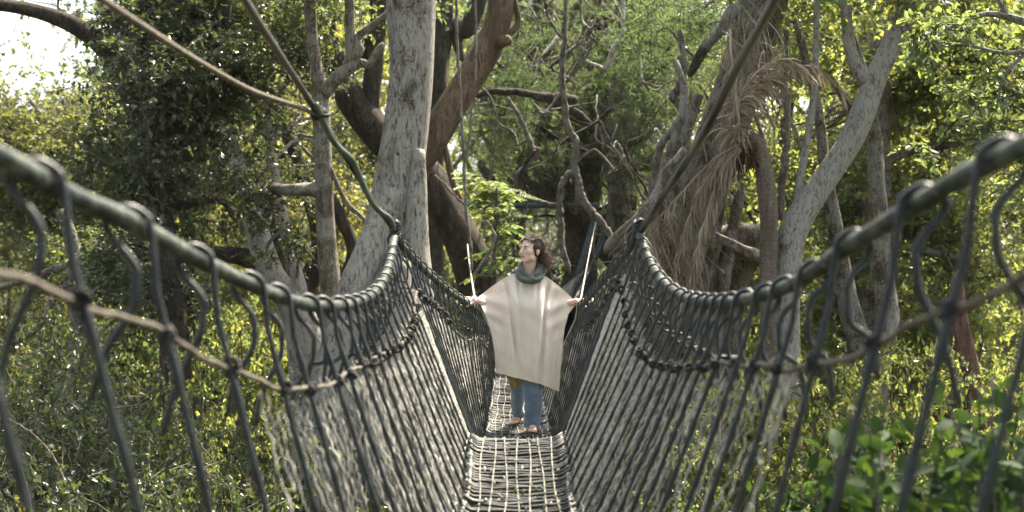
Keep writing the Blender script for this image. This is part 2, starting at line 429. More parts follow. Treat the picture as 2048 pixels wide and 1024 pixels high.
def hanger_shape(side, y, d, g):
    rail = RL if side < 0 else RR
    n = np.array([-side, 0, 0.])
    c = rail(y); c1 = rail(max(1.76, y - d)); c2 = rail(max(1.76, y - d * .5))
    z = lambda h: np.array([0, 0, h])
    e = edge(side, y + g.normal() * .004); rr = RAIL_R + .010
    k = g.uniform(.8, 1.25); drop = g.uniform(.36, .50) if y < 5 else g.uniform(.27, .36)
    lead = rail(y) * .90 + e * .10
    pts = [c1 - n * .06 * k + z(-drop), c1 - n * .034 + z(-drop * .72), c1 + n * .022 * k + z(-.215), c1 + n * .030 * k + z(-.145), c1 + n * .029 * k + z(-.118), c1 + n * .010 + z(-.082),
           c1 - n * .022 + z(-.048), c1 - n * (rr + .004) + z(-.008), c2 - n * rr * .55 + z(rr * .85), (c2 + c) / 2 + z(rr + .003), c + n * rr * .8 + z(rr * .62), c + n * (rr + .006) + z(-.012),
           lead + n * .012]
    top = spline(np.array(pts), 5)
    m = 26; t = np.linspace(0, 1, m)[1:, None]
    a = top[-1]; low = a + (e - a) * t
    low[:, 0] += np.sin(t[:, 0] * np.pi) * (-n[0]) * .004
    low[:, 1] += np.sin(t[:, 0] * np.pi) * g.uniform(-.008, .008)
    p = np.vstack([top, low])
    r = np.full(len(p), (.0096 - .0038 * smooth01(4.4, 7.0, y)) * g.uniform(.92, 1.1))
    nodes = np.arange(len(top) + int(g.integers(1, 4)), len(p), 4)
    r[nodes] *= 1.45
    r[0] *= .6
    return p, r

def knot(mb, c, g, s=1.0):
    for k in range(3):
        a = np.linspace(0, 2 * np.pi, 9)
        off = g.normal(size=3) * .006
        ax = unit(g.normal(size=3) * .5 + np.array([0, 1, 0])); u = unit(np.cross(ax, [.3, .2, 1])); w = np.cross(ax, u)
        tube(mb, c + off + (np.cos(a)[:, None] * u + np.sin(a)[:, None] * w) * .017 * s, .006 * s, 5, cap=False)
    e = c + np.array([0, 0, -.03]) + g.normal(size=3) * .022
    tube(mb, np.array([c, (c + e) / 2 + g.normal(size=3) * .008, e]), .004 * s, 4)

gy = np.random.default_rng(11)
def ylist(near):
    ys = list(near); y = ys[-1]
    while y < 7.15:
        y += .175 - .06 * smooth01(6.2, 7.2, y) + gy.normal() * .004; ys.append(y)
    while y < 11.6:
        y += .27 + gy.normal() * .006; ys.append(y)
    far = []
    while y < 22.9:
        y += .40 + gy.normal() * .01; far.append(y)
    return ys, far
yl, farl = ylist([2.2, 2.72, 3.12, 3.6, 4.13, 4.47, 4.92, 5.15, 5.42])
yr, farr = ylist([2.25, 2.62, 3.02, 3.5, 3.98, 4.36, 4.62, 4.95, 5.2])
cand = [(-1, y) for y in yl] + [(1, y) for y in yr]
cand.sort(key=lambda c: c[1])
one, rest = cand[:100], cand[100:] + [(-1, y) for y in farl] + [(1, y) for y in farr]
gh = np.random.default_rng(5)
def gap(side, y):
    L = yl + farl if side < 0 else yr + farr
    i = L.index(y); return (L[i + 1] - y) if i + 1 < len(L) else .15
for side, y in one:
    d = min(.07, gap(side, y) * .4)
    p, r = hanger_shape(side, y, d, gh)
    mb = MB(); tube(mb, p, r, 8)
    h = mb.build('hanger_cord', M['hanger'], bridge)
    if y < 9.5:
        mb = MB(); c = mid_point(side, y); c = c + np.array([-side * .012, 0, 0])
        knot(mb, c, gh); mb.build('lashing_knot', M['lash'], h)
mb = MB()
for side, y in rest:
    p, r = hanger_shape(side, y, .07, gh); tube(mb, p[::2], r[::2], 5)
o = mb.build('hanger_cord_mass', M['hanger'], bridge); o['kind'] = 'stuff'

# crinkled pale netting hung outside the black cords
gn = np.random.default_rng(21)
for side in (-1, 1):
    mb = MB()
    y = 3.9
    while y < 23:
        y += gn.uniform(.010, .022) * (1.6 if y > 11 else .9 if y > 7.5 else 1 if y > 6.2 else 1.5 + 3.5 * (6.2 - y) / 2.2)
        a = mid_point(side, y); b = edge(side, y)
        t0, t1 = gn.uniform(-.05, .06), 1.0
        if y < 5.2: t1 = gn.uniform(.25, .9)
        L = np.linalg.norm(b - a)
        m = int(10 + 26 * (t1 - t0)); t = np.linspace(t0, t1, m)
        p = a + (b - a) * t[:, None]
        zig = np.where(np.arange(m) % 2, 1, -1) * gn.uniform(.004, .015, m)
        p[:, 1] += zig + gn.normal(size=m) * .006 + .02 * np.sin(t * 4 + y)
        out = .012 + np.abs(.022 * np.sin(t * 5 + y * 1.7)) + gn.uniform(0, .012, m)
        p[:, 0] += side * out
        r = (1.2 if y > 8.2 else 1.0) * gn.uniform(.0014, .0027) * gn.uniform(.6, 1.7, m)
        tube(mb, p, r, 4, cap=False)
    for k in range(1):
        f = .93
        ys = np.arange(4.6 + gn.uniform(0, .8), 23, .05)
        a = np.array([mid_point(side, q) for q in ys]); b = np.array([edge(side, q) for q in ys])
        p = a + (b - a) * (f + .012 * np.sin(ys * 7 + k))[:, None]
        p[:, 0] += side * (.014 + .012 * np.sin(ys * 5 + k * 2)) + gn.normal(size=len(ys)) * .004
        p[:, 2] += gn.normal(size=len(ys)) * .006
        tube(mb, p, .0022, 4, cap=False)
    mb.build('side_net', M['netcord'], bridge)

# deck: crosswise dark cords bound by pale lengthwise ties
mb = MB(); y = 1.0; k = 0
while y < 23.4:
    k += 1
    bundle = (k % 9 in (0, 1, 2))
    y += gn.uniform(.011, .022) if bundle else gn.uniform(.026, .044)
    if y > 12: y += .03
    w = fhalf(y) + .012; x = np.linspace(-1, 1, 13)
    sk = gn.normal() * .012
    zz = floor(y) + .016 * x ** 2 + gn.normal() * .004 + .004 * np.sin(x * 5 + k)
    lift = .022 * np.clip(np.abs(x) - .86, 0, 1) / .14
    p = np.column_stack([fcen(y) + x * w, y + sk * x + .007 * np.sin(x * 3 + k) + gn.normal(size=13) * .002, zz + lift])
    tube(mb, p, gn.uniform(.0055, .0095), 6)
deck = mb.build('deck_net', M['rung'], bridge)
mb = MB()
for k in range(9):
    f = -1 + k * .25
    ys = np.arange(1.0, 23.4, .035)
    z = floor(ys) + .016 * f * f + .011 + .006 * np.sin(ys * 60 + k) + gn.normal(size=len(ys)) * .002
    p = np.column_stack([fcen(ys) + f * fhalf(ys) + .008 * np.sin(ys * 4 + k * 2.2), ys, z])
    rad = (.0034 if abs(f) < .99 else .008) * (1 + .3 * np.sin(ys * 45 + k * 1.7))
    tube(mb, p, rad, 6)
for _ in range(260):                                # cut cord ends that stick up
    y = gn.uniform(5.8, 12); f = gn.uniform(-.95, .95)
    a = np.array([fcen(y) + f * fhalf(y), y, floor(y) + .008]); e = a + gn.normal(size=3) * np.array([.022, .02, .0]) + np.array([0, 0, gn.uniform(.005, .03)])
    tube(mb, np.array([a, (a + e) / 2, e]), [.004, .004, .006], 5)
mb.build('deck_tie_net', M['decktie'], deck)
for side in (-1, 1):
    mb = MB(); ys = np.arange(1.0, 23.4, .05)
    p = np.array([edge(side, q) for q in ys]); p[:, 2] += .02 + .006 * np.sin(ys * 20); p[:, 0] += side * .012
    tube(mb, p, .013, 7); mb.build('deck_edge_rope', M['rung'], bridge)
    mb = MB(); c = (RL if side < 0 else RR)(7.4)     # black bound eye where rail and cable meet
    for k in range(5):
        a = np.linspace(0, 2 * np.pi, 11); q = c + np.array([0, 0, .01 + .016 * k])
        tube(mb, q + np.column_stack([np.cos(a) * .026, np.sin(a) * .026, .012 * np.sin(a * 2 + k)]), .011, 6, cap=False)
    tube(mb, np.array([c + [0, 0, .0], c + [side * -.004, 0, .06], c + [0, 0, .10]]), .016, 6)
    mb.build('cable_binding', M['hanger'], bridge)

# ------------------------------------------------------------------ cables above
def cable(name, rows, r, mat, label, cat='cable', k=10, n=16):
    w = spline(np.array([P(*q) for q in rows]), n)
    e = empty(name, w[0]); tag(e, label, cat)
    mb = MB(); tube(mb, w, r, k); mb.build('strand', mat, e)
    return e, w
cl, wl = cable('suspension_cable', [(790, 462, 7.4), (745, 400, 7.15), (690, 312, 6.75), (635, 226, 6.3), (563, 115, 5.5), (490, 0, 4.75), (330, -260, 3.6)], .0150, M['cable_brown'],
               'dark brown suspension cable rising to the left, with a green hose wound on it', 'cable')
mb = MB()
i0 = 0; q = wl[: 16 * 3 + 4]
a = np.linspace(0, 2 * np.pi * 2.2, len(q))
off = np.column_stack([-np.cos(a) * .006 + .024, np.zeros(len(q)), np.sin(a) * .024 - .028])
off *= np.minimum(1, np.linspace(0, 1, len(q)) * 10)[:, None]
tube(mb, q + off, .0155, 9); mb.build('green_hose', M['hose_green'], cl)
for t in (10, 15):                                  # twine ends on the hose
    pass
mb = MB(); c = P(635, 226, 6.3); gk = np.random.default_rng(3)
for k in range(5):
    a = np.linspace(0, 2 * np.pi, 13); ax = unit(gk.normal(size=3) * .35 + np.array([.5, .5, -.7])); u = unit(np.cross(ax, [0, 0, 1])); w_ = np.cross(ax, u)
    tube(mb, c + gk.normal(size=3) * .008 + (np.cos(a)[:, None] * u + np.sin(a)[:, None] * w_) * .030, .010, 6, cap=False)
tube(mb, np.array([c, c + [.005, 0, .03], c + [.012, 0, .055]]), .016, 7)
mb.build('cable_binding', M['lash'], cl)
cable('suspension_cable', [(1280, 466, 7.4), (1322, 398, 7.0), (1400, 280, 6.25), (1475, 135, 5.45), (1550, 0, 4.8), (1690, -250, 3.8)], .0185, M['cable_dark'],
      'ridged dark grey suspension cable rising to the right from the handrail', 'cable')
cable('stay_rope', [(640, 232, 6.32), (590, 212, 6.0), (500, 180, 5.4), (395, 122, 4.75), (300, 62, 4.25), (200, -5, 3.8), (60, -110, 3.3)], .0115, M['rope_tan'],
      'pale tan rope running up to the left from the knot on the cable', 'rope')

# ------------------------------------------------------------------ steel tower at the far end of the bridge
YT = 23.5
tw = empty('bridge_tower', (P(1062, 512, YT)[0], YT, float(ground(.3, YT)))); tag(tw, 'teal painted steel frame that carries the far end of the bridge', 'steel tower')
mb = MB(); tube(mb, np.array([P(905, 411, YT), P(1060, 411, YT), P(1196, 411, YT)]), .05, 12); mb.build('crossbar', M['steel_teal'], tw)
gz = float(ground(.5, YT)) - .3
for s, (x0, x1, x2, x3) in ((1, (1194, 1100, 1212, 1150)), (-1, (918, 1010, 902, 962))):
    a = P(x0, 420, YT); b = P(x0 + (x1 - x0) * .55, 600, YT - .3); d = b + (b - a) * .35
    mb = MB(); box(mb, a, d, .10, .08, (0, 1, 0)); mb.build('leg', M['steel_teal'], tw)
    a2 = a + [.02 * s, .5, 0]; d2 = d + [.05 * s, 1.3, 0]
    mb = MB(); box(mb, P(x2, 440, YT + .6), P(x3 + 10, 640, YT + 1.2), .09, .08, (0, 1, 0)); mb.build('leg', M['steel_teal'], tw)
    mb = MB(); box(mb, a + (d - a) * .2, P(x2, 470, YT + .6), .04, .04, (0, 1, 0)); box(mb, a + (d - a) * .75, P(x2, 470, YT + .6), .03, .03, (0, 1, 0)); mb.build('brace', M['steel_teal'], tw)
cable('stay_rope', [(1196, 425, 23.0), (1180, 500, 17.5), (1160, 606, 11.6)], .0085, M['rope_white'], 'pale rope slanting from the steel crossbar to the rail by her raised hand', 'rope')
cable('stay_rope', [(930, 412, 23.0), (936, 500, 17.0), (950, 604, 11.6)], .0085, M['rope_white'], 'pale rope dropping from the crossbar to the rail by her braceleted wrist', 'rope')
# ------------------------------------------------------------------ ground
def build_ground():
    xs = np.concatenate([np.linspace(-140, -42, 18), np.linspace(-40, 40, 101), np.linspace(42, 140, 18)])
    ys = np.concatenate([np.linspace(-30, 60, 113), np.linspace(63, 220, 24)])
    X, Y = np.meshgrid(xs, ys); Z = ground(X, Y) + np.random.default_rng(2).normal(size=X.shape) * .06
    v = np.stack([X, Y, Z], -1).reshape(-1, 3); n = len(xs)
    i = np.arange(len(ys) - 1)[:, None]; j = np.arange(n - 1)[None, :]
    q = np.stack([i * n + j, i * n + j + 1, (i + 1) * n + j + 1, (i + 1) * n + j], -1).reshape(-1, 4)
    m, nt, b, out = new_mat('forest_floor')
    c = coords(nt); n1 = noise(nt, c, .6, 8, .7); n2 = noise(nt, c, 9, 6, .7)
    a = ramp(nt, n2, [(.3, (.02, .016, .010)), (.55, (.06, .045, .026)), (.75, (.12, .09, .05))])
    a = mixc(nt, ramp(nt, n1, [(.45, (0, 0, 0)), (.6, (.9, .9, .9))]), a, (.035, .055, .018))
    nt.links.new(a, b.inputs['Base Color']); b.inputs['Roughness'].default_value = .95
    bump(nt, n2, b, .8, .06)
    mb = MB(); mb.add(v, q); o = mb.build('ground', m); o['kind'] = 'structure'
build_ground()

# ------------------------------------------------------------------ trees
def tree(name, label, Y, limbs, mat, crown=None, leaf=None, cat='tree', root=True, rough=.07, seed=1, k=14, group=None, auto=0):
    """limbs: lists of (px, py, r_px[, dY]); the first one is the trunk and goes down to the ground.
    crown: list of (px, py, dY, rx_px, ry_px, depth, clumps, clump_radius, leaf_size, kind, gap)"""
    rng = np.random.default_rng(seed)
    w0, r0 = limb_px(limbs[0], Y)
    foot = w0[-1].copy()
    gz = float(ground(foot[0], foot[1])) - .3
    if root and foot[2] > gz:
        w0 = np.vstack([w0, [[foot[0], foot[1], (foot[2] + gz) / 2], [foot[0], foot[1], gz]]]); r0 = np.append(r0, [r0[-1] * 1.1, r0[-1] * 1.35])
    base = (w0[-1][0], w0[-1][1], w0[-1][2] if not root else max(gz, w0[-1][2]))
    e = empty(name, base); tag(e, label, cat, group)
    mb = MB(); tube(mb, w0, r0, k + 4, 0, rough, seed)
    allp = [w0]; allr = [r0]; allp_ = w0
    for i, l in enumerate(limbs[1:]):
        w, r = limb_px(l, Y)
        d0 = np.linalg.norm(allp_ - w[0], axis=1).min(); d1 = np.linalg.norm(allp_ - w[-1], axis=1).min()
        if d0 > d1: w = w[::-1]; r = r[::-1].copy()
        w = np.vstack([w, w[-1] + (w[-1] - w[-2]) * min(1., r[-1] / (np.linalg.norm(w[-1] - w[-2]) + 1e-6))]); r = np.append(r, r[-1] * .12); r[-2] *= .72
        tube(mb, w, r, k if max(r) > .05 else 8, 0, rough, seed + i + 1); allp.append(w); allr.append(r)
    allp = np.concatenate(allp); allr = np.concatenate(allr)
    cb = MB(); any_c = False
    for cr in (crown or []):
        px, py, dY, rx, ry, dep, n, crad, ls, kind, gp = cr[:11]
        hang = cr[11] if len(cr) > 11 else 0.
        c = P(px, py, Y + dY); s = (Y + dY) / F
        C = clumps(rng, c, (rx * s, dep, ry * s), n, gp)
        foliage(cb, rng, C, crad, ls, 5, 9 if kind != 'needle' else 16, kind, hang=hang, droop=.35)
        any_c = True
        for b in C[rng.choice(len(C), min(auto, len(C)), False)]:
            d = np.linalg.norm(allp - b, axis=1); i = int(np.argmin(d))
            if d[i] < 5.5: branch_to(mb, rng, allp[i], min(allr[i] * .45, .012 + .012 * d[i]), b, 0)
    mb.build('trunk', mat, e)
    if any_c: cb.build('crown', [leaf, M['twig']], e, smooth=False)
    return e

# the pale buttressed trunk beside the bridge
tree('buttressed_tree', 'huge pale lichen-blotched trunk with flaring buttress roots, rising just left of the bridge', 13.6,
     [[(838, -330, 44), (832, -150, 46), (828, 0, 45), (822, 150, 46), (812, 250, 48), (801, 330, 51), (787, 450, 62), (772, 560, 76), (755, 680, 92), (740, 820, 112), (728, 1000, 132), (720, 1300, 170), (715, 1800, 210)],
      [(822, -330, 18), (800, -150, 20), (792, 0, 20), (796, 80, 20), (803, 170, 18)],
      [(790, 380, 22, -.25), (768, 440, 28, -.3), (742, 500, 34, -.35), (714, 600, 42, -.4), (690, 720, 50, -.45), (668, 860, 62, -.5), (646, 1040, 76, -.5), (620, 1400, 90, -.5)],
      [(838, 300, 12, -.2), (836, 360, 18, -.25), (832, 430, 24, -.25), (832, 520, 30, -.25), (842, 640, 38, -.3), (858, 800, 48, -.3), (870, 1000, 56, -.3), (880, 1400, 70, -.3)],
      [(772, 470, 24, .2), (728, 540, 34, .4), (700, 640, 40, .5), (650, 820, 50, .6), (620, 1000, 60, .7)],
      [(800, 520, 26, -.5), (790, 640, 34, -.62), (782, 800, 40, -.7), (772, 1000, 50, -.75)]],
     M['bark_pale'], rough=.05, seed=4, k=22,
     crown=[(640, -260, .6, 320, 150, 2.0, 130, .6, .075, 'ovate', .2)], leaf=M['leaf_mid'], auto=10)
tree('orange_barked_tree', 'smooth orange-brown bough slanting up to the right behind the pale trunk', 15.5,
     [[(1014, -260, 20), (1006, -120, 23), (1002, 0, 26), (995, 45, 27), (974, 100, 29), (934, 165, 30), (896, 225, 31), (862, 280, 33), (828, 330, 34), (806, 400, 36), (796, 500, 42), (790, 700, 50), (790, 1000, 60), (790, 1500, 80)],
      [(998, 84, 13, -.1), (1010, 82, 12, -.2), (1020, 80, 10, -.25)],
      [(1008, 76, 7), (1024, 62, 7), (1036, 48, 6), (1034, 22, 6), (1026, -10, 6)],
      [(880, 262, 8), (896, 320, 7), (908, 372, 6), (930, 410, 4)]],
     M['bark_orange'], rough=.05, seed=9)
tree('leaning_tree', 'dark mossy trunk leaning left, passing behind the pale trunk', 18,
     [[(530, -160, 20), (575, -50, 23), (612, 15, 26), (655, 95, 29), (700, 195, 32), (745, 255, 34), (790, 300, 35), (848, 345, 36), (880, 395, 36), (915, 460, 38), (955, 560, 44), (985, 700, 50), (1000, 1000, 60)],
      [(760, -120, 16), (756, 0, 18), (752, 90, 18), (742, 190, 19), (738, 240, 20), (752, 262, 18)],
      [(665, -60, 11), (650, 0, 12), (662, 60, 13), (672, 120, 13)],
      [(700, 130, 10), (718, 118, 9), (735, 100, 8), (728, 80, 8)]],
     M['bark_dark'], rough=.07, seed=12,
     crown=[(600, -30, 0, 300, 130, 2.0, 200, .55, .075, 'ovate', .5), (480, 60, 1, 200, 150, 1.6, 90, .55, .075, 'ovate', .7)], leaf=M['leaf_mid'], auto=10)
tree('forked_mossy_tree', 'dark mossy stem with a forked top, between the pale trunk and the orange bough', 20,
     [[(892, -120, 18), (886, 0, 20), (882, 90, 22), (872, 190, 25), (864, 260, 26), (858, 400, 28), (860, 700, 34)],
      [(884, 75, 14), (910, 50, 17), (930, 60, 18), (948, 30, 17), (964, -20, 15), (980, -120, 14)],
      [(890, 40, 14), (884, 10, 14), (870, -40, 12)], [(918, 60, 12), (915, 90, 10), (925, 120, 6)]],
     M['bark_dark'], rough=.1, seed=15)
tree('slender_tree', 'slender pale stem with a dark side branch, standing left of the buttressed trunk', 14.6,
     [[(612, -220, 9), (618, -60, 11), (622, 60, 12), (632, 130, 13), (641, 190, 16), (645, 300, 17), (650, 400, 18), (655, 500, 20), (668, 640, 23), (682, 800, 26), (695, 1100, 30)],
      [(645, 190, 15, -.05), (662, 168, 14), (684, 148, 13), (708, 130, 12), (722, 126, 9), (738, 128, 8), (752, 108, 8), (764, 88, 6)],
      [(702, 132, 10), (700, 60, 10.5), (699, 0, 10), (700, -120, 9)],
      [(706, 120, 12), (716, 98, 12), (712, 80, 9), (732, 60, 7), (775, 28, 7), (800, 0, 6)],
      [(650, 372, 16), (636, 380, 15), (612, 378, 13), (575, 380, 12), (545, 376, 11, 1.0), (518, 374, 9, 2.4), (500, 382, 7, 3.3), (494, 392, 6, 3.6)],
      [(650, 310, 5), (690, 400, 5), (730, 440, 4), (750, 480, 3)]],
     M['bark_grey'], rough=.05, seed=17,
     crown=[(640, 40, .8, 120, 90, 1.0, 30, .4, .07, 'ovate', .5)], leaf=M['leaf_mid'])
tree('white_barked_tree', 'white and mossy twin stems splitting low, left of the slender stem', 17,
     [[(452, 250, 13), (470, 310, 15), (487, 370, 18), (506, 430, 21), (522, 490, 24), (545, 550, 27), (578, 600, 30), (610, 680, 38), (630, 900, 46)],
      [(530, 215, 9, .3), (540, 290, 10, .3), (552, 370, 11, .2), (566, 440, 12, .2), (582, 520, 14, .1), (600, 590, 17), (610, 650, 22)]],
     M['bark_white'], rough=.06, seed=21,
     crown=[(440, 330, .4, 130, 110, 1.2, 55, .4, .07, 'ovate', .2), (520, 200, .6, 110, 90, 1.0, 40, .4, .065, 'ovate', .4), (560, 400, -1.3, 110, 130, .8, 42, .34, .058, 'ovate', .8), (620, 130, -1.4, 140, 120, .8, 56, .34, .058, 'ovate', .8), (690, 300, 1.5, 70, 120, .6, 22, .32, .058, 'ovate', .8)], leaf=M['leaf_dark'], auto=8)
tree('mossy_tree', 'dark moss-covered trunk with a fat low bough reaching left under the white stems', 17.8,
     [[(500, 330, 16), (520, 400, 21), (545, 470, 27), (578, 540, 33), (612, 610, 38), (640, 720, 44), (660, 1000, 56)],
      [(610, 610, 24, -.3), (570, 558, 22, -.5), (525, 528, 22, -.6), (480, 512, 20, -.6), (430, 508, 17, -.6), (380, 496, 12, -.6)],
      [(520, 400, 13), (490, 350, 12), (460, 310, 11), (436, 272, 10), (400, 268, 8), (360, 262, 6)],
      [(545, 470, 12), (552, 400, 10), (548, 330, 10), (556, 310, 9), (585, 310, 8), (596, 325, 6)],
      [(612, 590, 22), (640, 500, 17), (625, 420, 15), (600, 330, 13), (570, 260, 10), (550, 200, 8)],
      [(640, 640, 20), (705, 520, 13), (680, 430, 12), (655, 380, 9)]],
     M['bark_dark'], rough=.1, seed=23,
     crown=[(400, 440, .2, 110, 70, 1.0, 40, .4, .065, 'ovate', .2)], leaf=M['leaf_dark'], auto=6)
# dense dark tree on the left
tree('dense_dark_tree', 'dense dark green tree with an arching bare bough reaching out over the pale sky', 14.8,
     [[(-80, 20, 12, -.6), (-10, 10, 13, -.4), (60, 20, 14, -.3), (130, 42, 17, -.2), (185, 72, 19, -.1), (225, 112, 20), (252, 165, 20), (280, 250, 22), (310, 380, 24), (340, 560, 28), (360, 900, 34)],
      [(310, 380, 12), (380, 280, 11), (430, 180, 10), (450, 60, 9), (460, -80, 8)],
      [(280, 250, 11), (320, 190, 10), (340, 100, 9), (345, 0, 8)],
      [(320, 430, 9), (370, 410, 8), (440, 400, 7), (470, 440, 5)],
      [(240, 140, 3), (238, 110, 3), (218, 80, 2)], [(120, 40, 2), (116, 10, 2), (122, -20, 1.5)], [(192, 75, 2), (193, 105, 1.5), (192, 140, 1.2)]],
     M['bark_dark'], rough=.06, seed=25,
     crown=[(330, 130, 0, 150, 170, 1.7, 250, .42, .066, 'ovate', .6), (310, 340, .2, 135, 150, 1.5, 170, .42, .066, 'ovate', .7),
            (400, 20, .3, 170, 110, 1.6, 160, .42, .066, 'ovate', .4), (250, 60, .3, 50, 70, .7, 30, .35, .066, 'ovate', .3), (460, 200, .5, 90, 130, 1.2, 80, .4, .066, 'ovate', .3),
            (300, 560, .5, 150, 110, 1.5, 110, .42, .066, 'ovate', .3)], leaf=M['leaf_dark'], auto=12)
tree('olive_tree', 'airy yellow-green tree with thin dark twigs under the patch of open sky', 24,
     [[(150, 250, 5), (150, 330, 7), (148, 430, 10), (158, 520, 14), (168, 620, 18), (175, 760, 22), (180, 1000, 28)],
      [(148, 400, 6), (120, 320, 5), (90, 250, 4), (60, 200, 3)], [(150, 360, 5), (190, 290, 4), (220, 220, 3)], [(152, 470, 5), (80, 430, 5), (20, 400, 4), (-40, 380, 3)]],
     M['bark_brown'], rough=.06, seed=27,
     crown=[(90, 290, 0, 190, 110, 2.8, 260, .75, .085, 'ovate', .3), (60, 420, 0, 190, 140, 2.8, 240, .75, .085, 'ovate', .3), (190, 330, .5, 110, 150, 2, 110, .7, .085, 'ovate', .4),
            (-10, 250, 0, 90, 70, 2, 60, .7, .085, 'ovate', .4)], leaf=M['leaf_olive'], auto=16)
tree('thin_trunk_tree', 'short brown trunk with a crooked grey branch low at the left', 21,
     [[(120, 420, 10), (140, 480, 14), (150, 560, 18), (158, 640, 20), (160, 760, 22), (160, 1000, 26)],
      [(150, 520, 8), (110, 540, 8), (60, 555, 7), (0, 575, 6), (-60, 590, 5)], [(148, 500, 8), (142, 560, 8), (105, 600, 8), (90, 640, 7), (40, 680, 6), (-20, 690, 5)]],
     M['bark_brown'], rough=.08, seed=29,
     crown=[(150, 600, .6, 220, 140, 1.8, 130, .6, .075, 'ovate', .5)], leaf=M['leaf_mid'], auto=8)
# dark podocarps in the centre
tree('twisted_conifer', 'thick dark trunk with feathery needles, right above the woman in the middle of the wood', 27,
     [[(1215, -160, 18), (1205, 0, 22), (1195, 100, 26), (1188, 190, 30), (1182, 260, 31), (1176, 330, 31), (1168, 420, 32), (1160, 560, 36), (1150, 800, 44)],
      [(1190, 215, 12), (1160, 180, 12), (1120, 130, 11), (1100, 60, 10), (1095, -40, 9)], [(1184, 280, 10), (1215, 272, 11), (1240, 300, 12), (1252, 370, 13), (1262, 430, 15)],
      [(1195, 120, 10), (1250, 60, 9), (1290, 0, 8)], [(1180, 190, 9), (1120, 185, 9), (1060, 195, 9), (1000, 185, 8), (950, 195, 6)]],
     M['bark_dark'], rough=.09, seed=31,
     crown=[(1120, 60, 0, 170, 110, 2.4, 150, .8, .10, 'needle', .2), (1300, 90, .5, 170, 120, 2.4, 150, .8, .10, 'needle', .3), (1180, 330, 1.5, 220, 110, 2, 130, .8, .10, 'needle', .3), (1120, 90, -3, 130, 90, 1.5, 70, .6, .08, 'needle', .6), (1330, 60, -4, 150, 90, 1.5, 80, .6, .08, 'needle', .6), (1080, 300, -2, 120, 90, 1.2, 40, .5, .08, 'needle', .9), (1230, 40, -5, 200, 110, 1.2, 70, .45, .075, 'needle', .6), (1010, 110, -5, 110, 140, 1.2, 60, .45, .075, 'needle', .6), (1370, 220, -5, 90, 130, 1.2, 44, .45, .075, 'needle', .6), (1150, 400, -2, 160, 70, 1.2, 40, .45, .08, 'needle', .5), (1110, 190, -6, 140, 160, 1.2, 60, .42, .07, 'needle', .7), (1290, 130, -6.5, 130, 150, 1.2, 60, .42, .07, 'needle', .7), (1000, 300, -5, 70, 90, .8, 26, .4, .07, 'needle', .5)],
     leaf=M['leaf_needle'], auto=18)
tree('sinuous_conifer', 'pair of slim grey trunks curving upward beside the thick dark one, with needle sprays', 24.5,
     [[(1250, -100, 9), (1246, 0, 10), (1240, 90, 12), (1236, 180, 13), (1232, 250, 14), (1228, 300, 14), (1232, 360, 15), (1245, 430, 17), (1252, 520, 20), (1255, 800, 26)],
      [(1330, 40, 11, .5), (1300, 120, 12, .5), (1270, 190, 13, .5), (1245, 260, 13, .4), (1238, 320, 12, .2)],
      [(1180, 285, 9), (1200, 275, 10), (1225, 290, 11), (1240, 330, 12), (1246, 380, 13), (1252, 440, 14)],
      [(1205, 210, 7), (1230, 250, 9), (1236, 285, 10)], [(1250, 200, 7), (1290, 225, 8), (1330, 232, 8), (1365, 215, 8), (1372, 180, 7), (1360, 120, 7)],
      [(1190, 290, 8), (1215, 340, 9), (1225, 370, 10), (1226, 430, 11), (1228, 520, 13)]],
     M['bark_brown'], rough=.08, seed=33,
     crown=[(1270, 150, .5, 140, 100, 1.5, 80, .65, .09, 'needle', .5), (1180, 250, 1.0, 90, 70, 1.2, 40, .6, .09, 'needle', .3), (1310, 200, -2, 110, 80, 1.2, 50, .5, .08, 'needle', .7), (1280, 330, -1, 90, 60, 1, 34, .5, .08, 'needle', .7)], leaf=M['leaf_needle'], auto=10)
tree('dark_stemmed_conifer', 'leaning dark trunk sprawling across the tower crossbar, its branches knotted', 26,
     [[(1060, -80, 9), (1080, 40, 11), (1092, 120, 13), (1096, 200, 14), (1084, 260, 14), (1078, 310, 15), (1092, 350, 17), (1120, 400, 20), (1165, 445, 22), (1215, 490, 24), (1260, 560, 30), (1290, 800, 36)],
      [(1092, 330, 11), (1060, 300, 12), (1046, 330, 11), (1052, 365, 11), (1090, 395, 12)], [(1096, 190, 9), (1070, 220, 8), (1055, 250, 8), (1040, 235, 7), (1020, 210, 6)],
      [(1090, 110, 8), (1130, 60, 8), (1160, 0, 7)], [(1120, 400, 11), (1060, 400, 10), (1000, 380, 9), (960, 330, 8)], [(1160, 440, 11), (1290, 430, 12), (1330, 390, 13), (1380, 350, 12)]],
     M['bark_dark'], rough=.1, seed=35,
     crown=[(1010, 230, .8, 130, 130, 1.8, 130, .7, .09, 'needle', .2), (1060, 100, .6, 110, 100, 1.5, 70, .7, .09, 'needle', .3), (980, 90, 2, 90, 120, 1.5, 60, .7, .09, 'needle', .3)], leaf=M['leaf_needle'], auto=12)
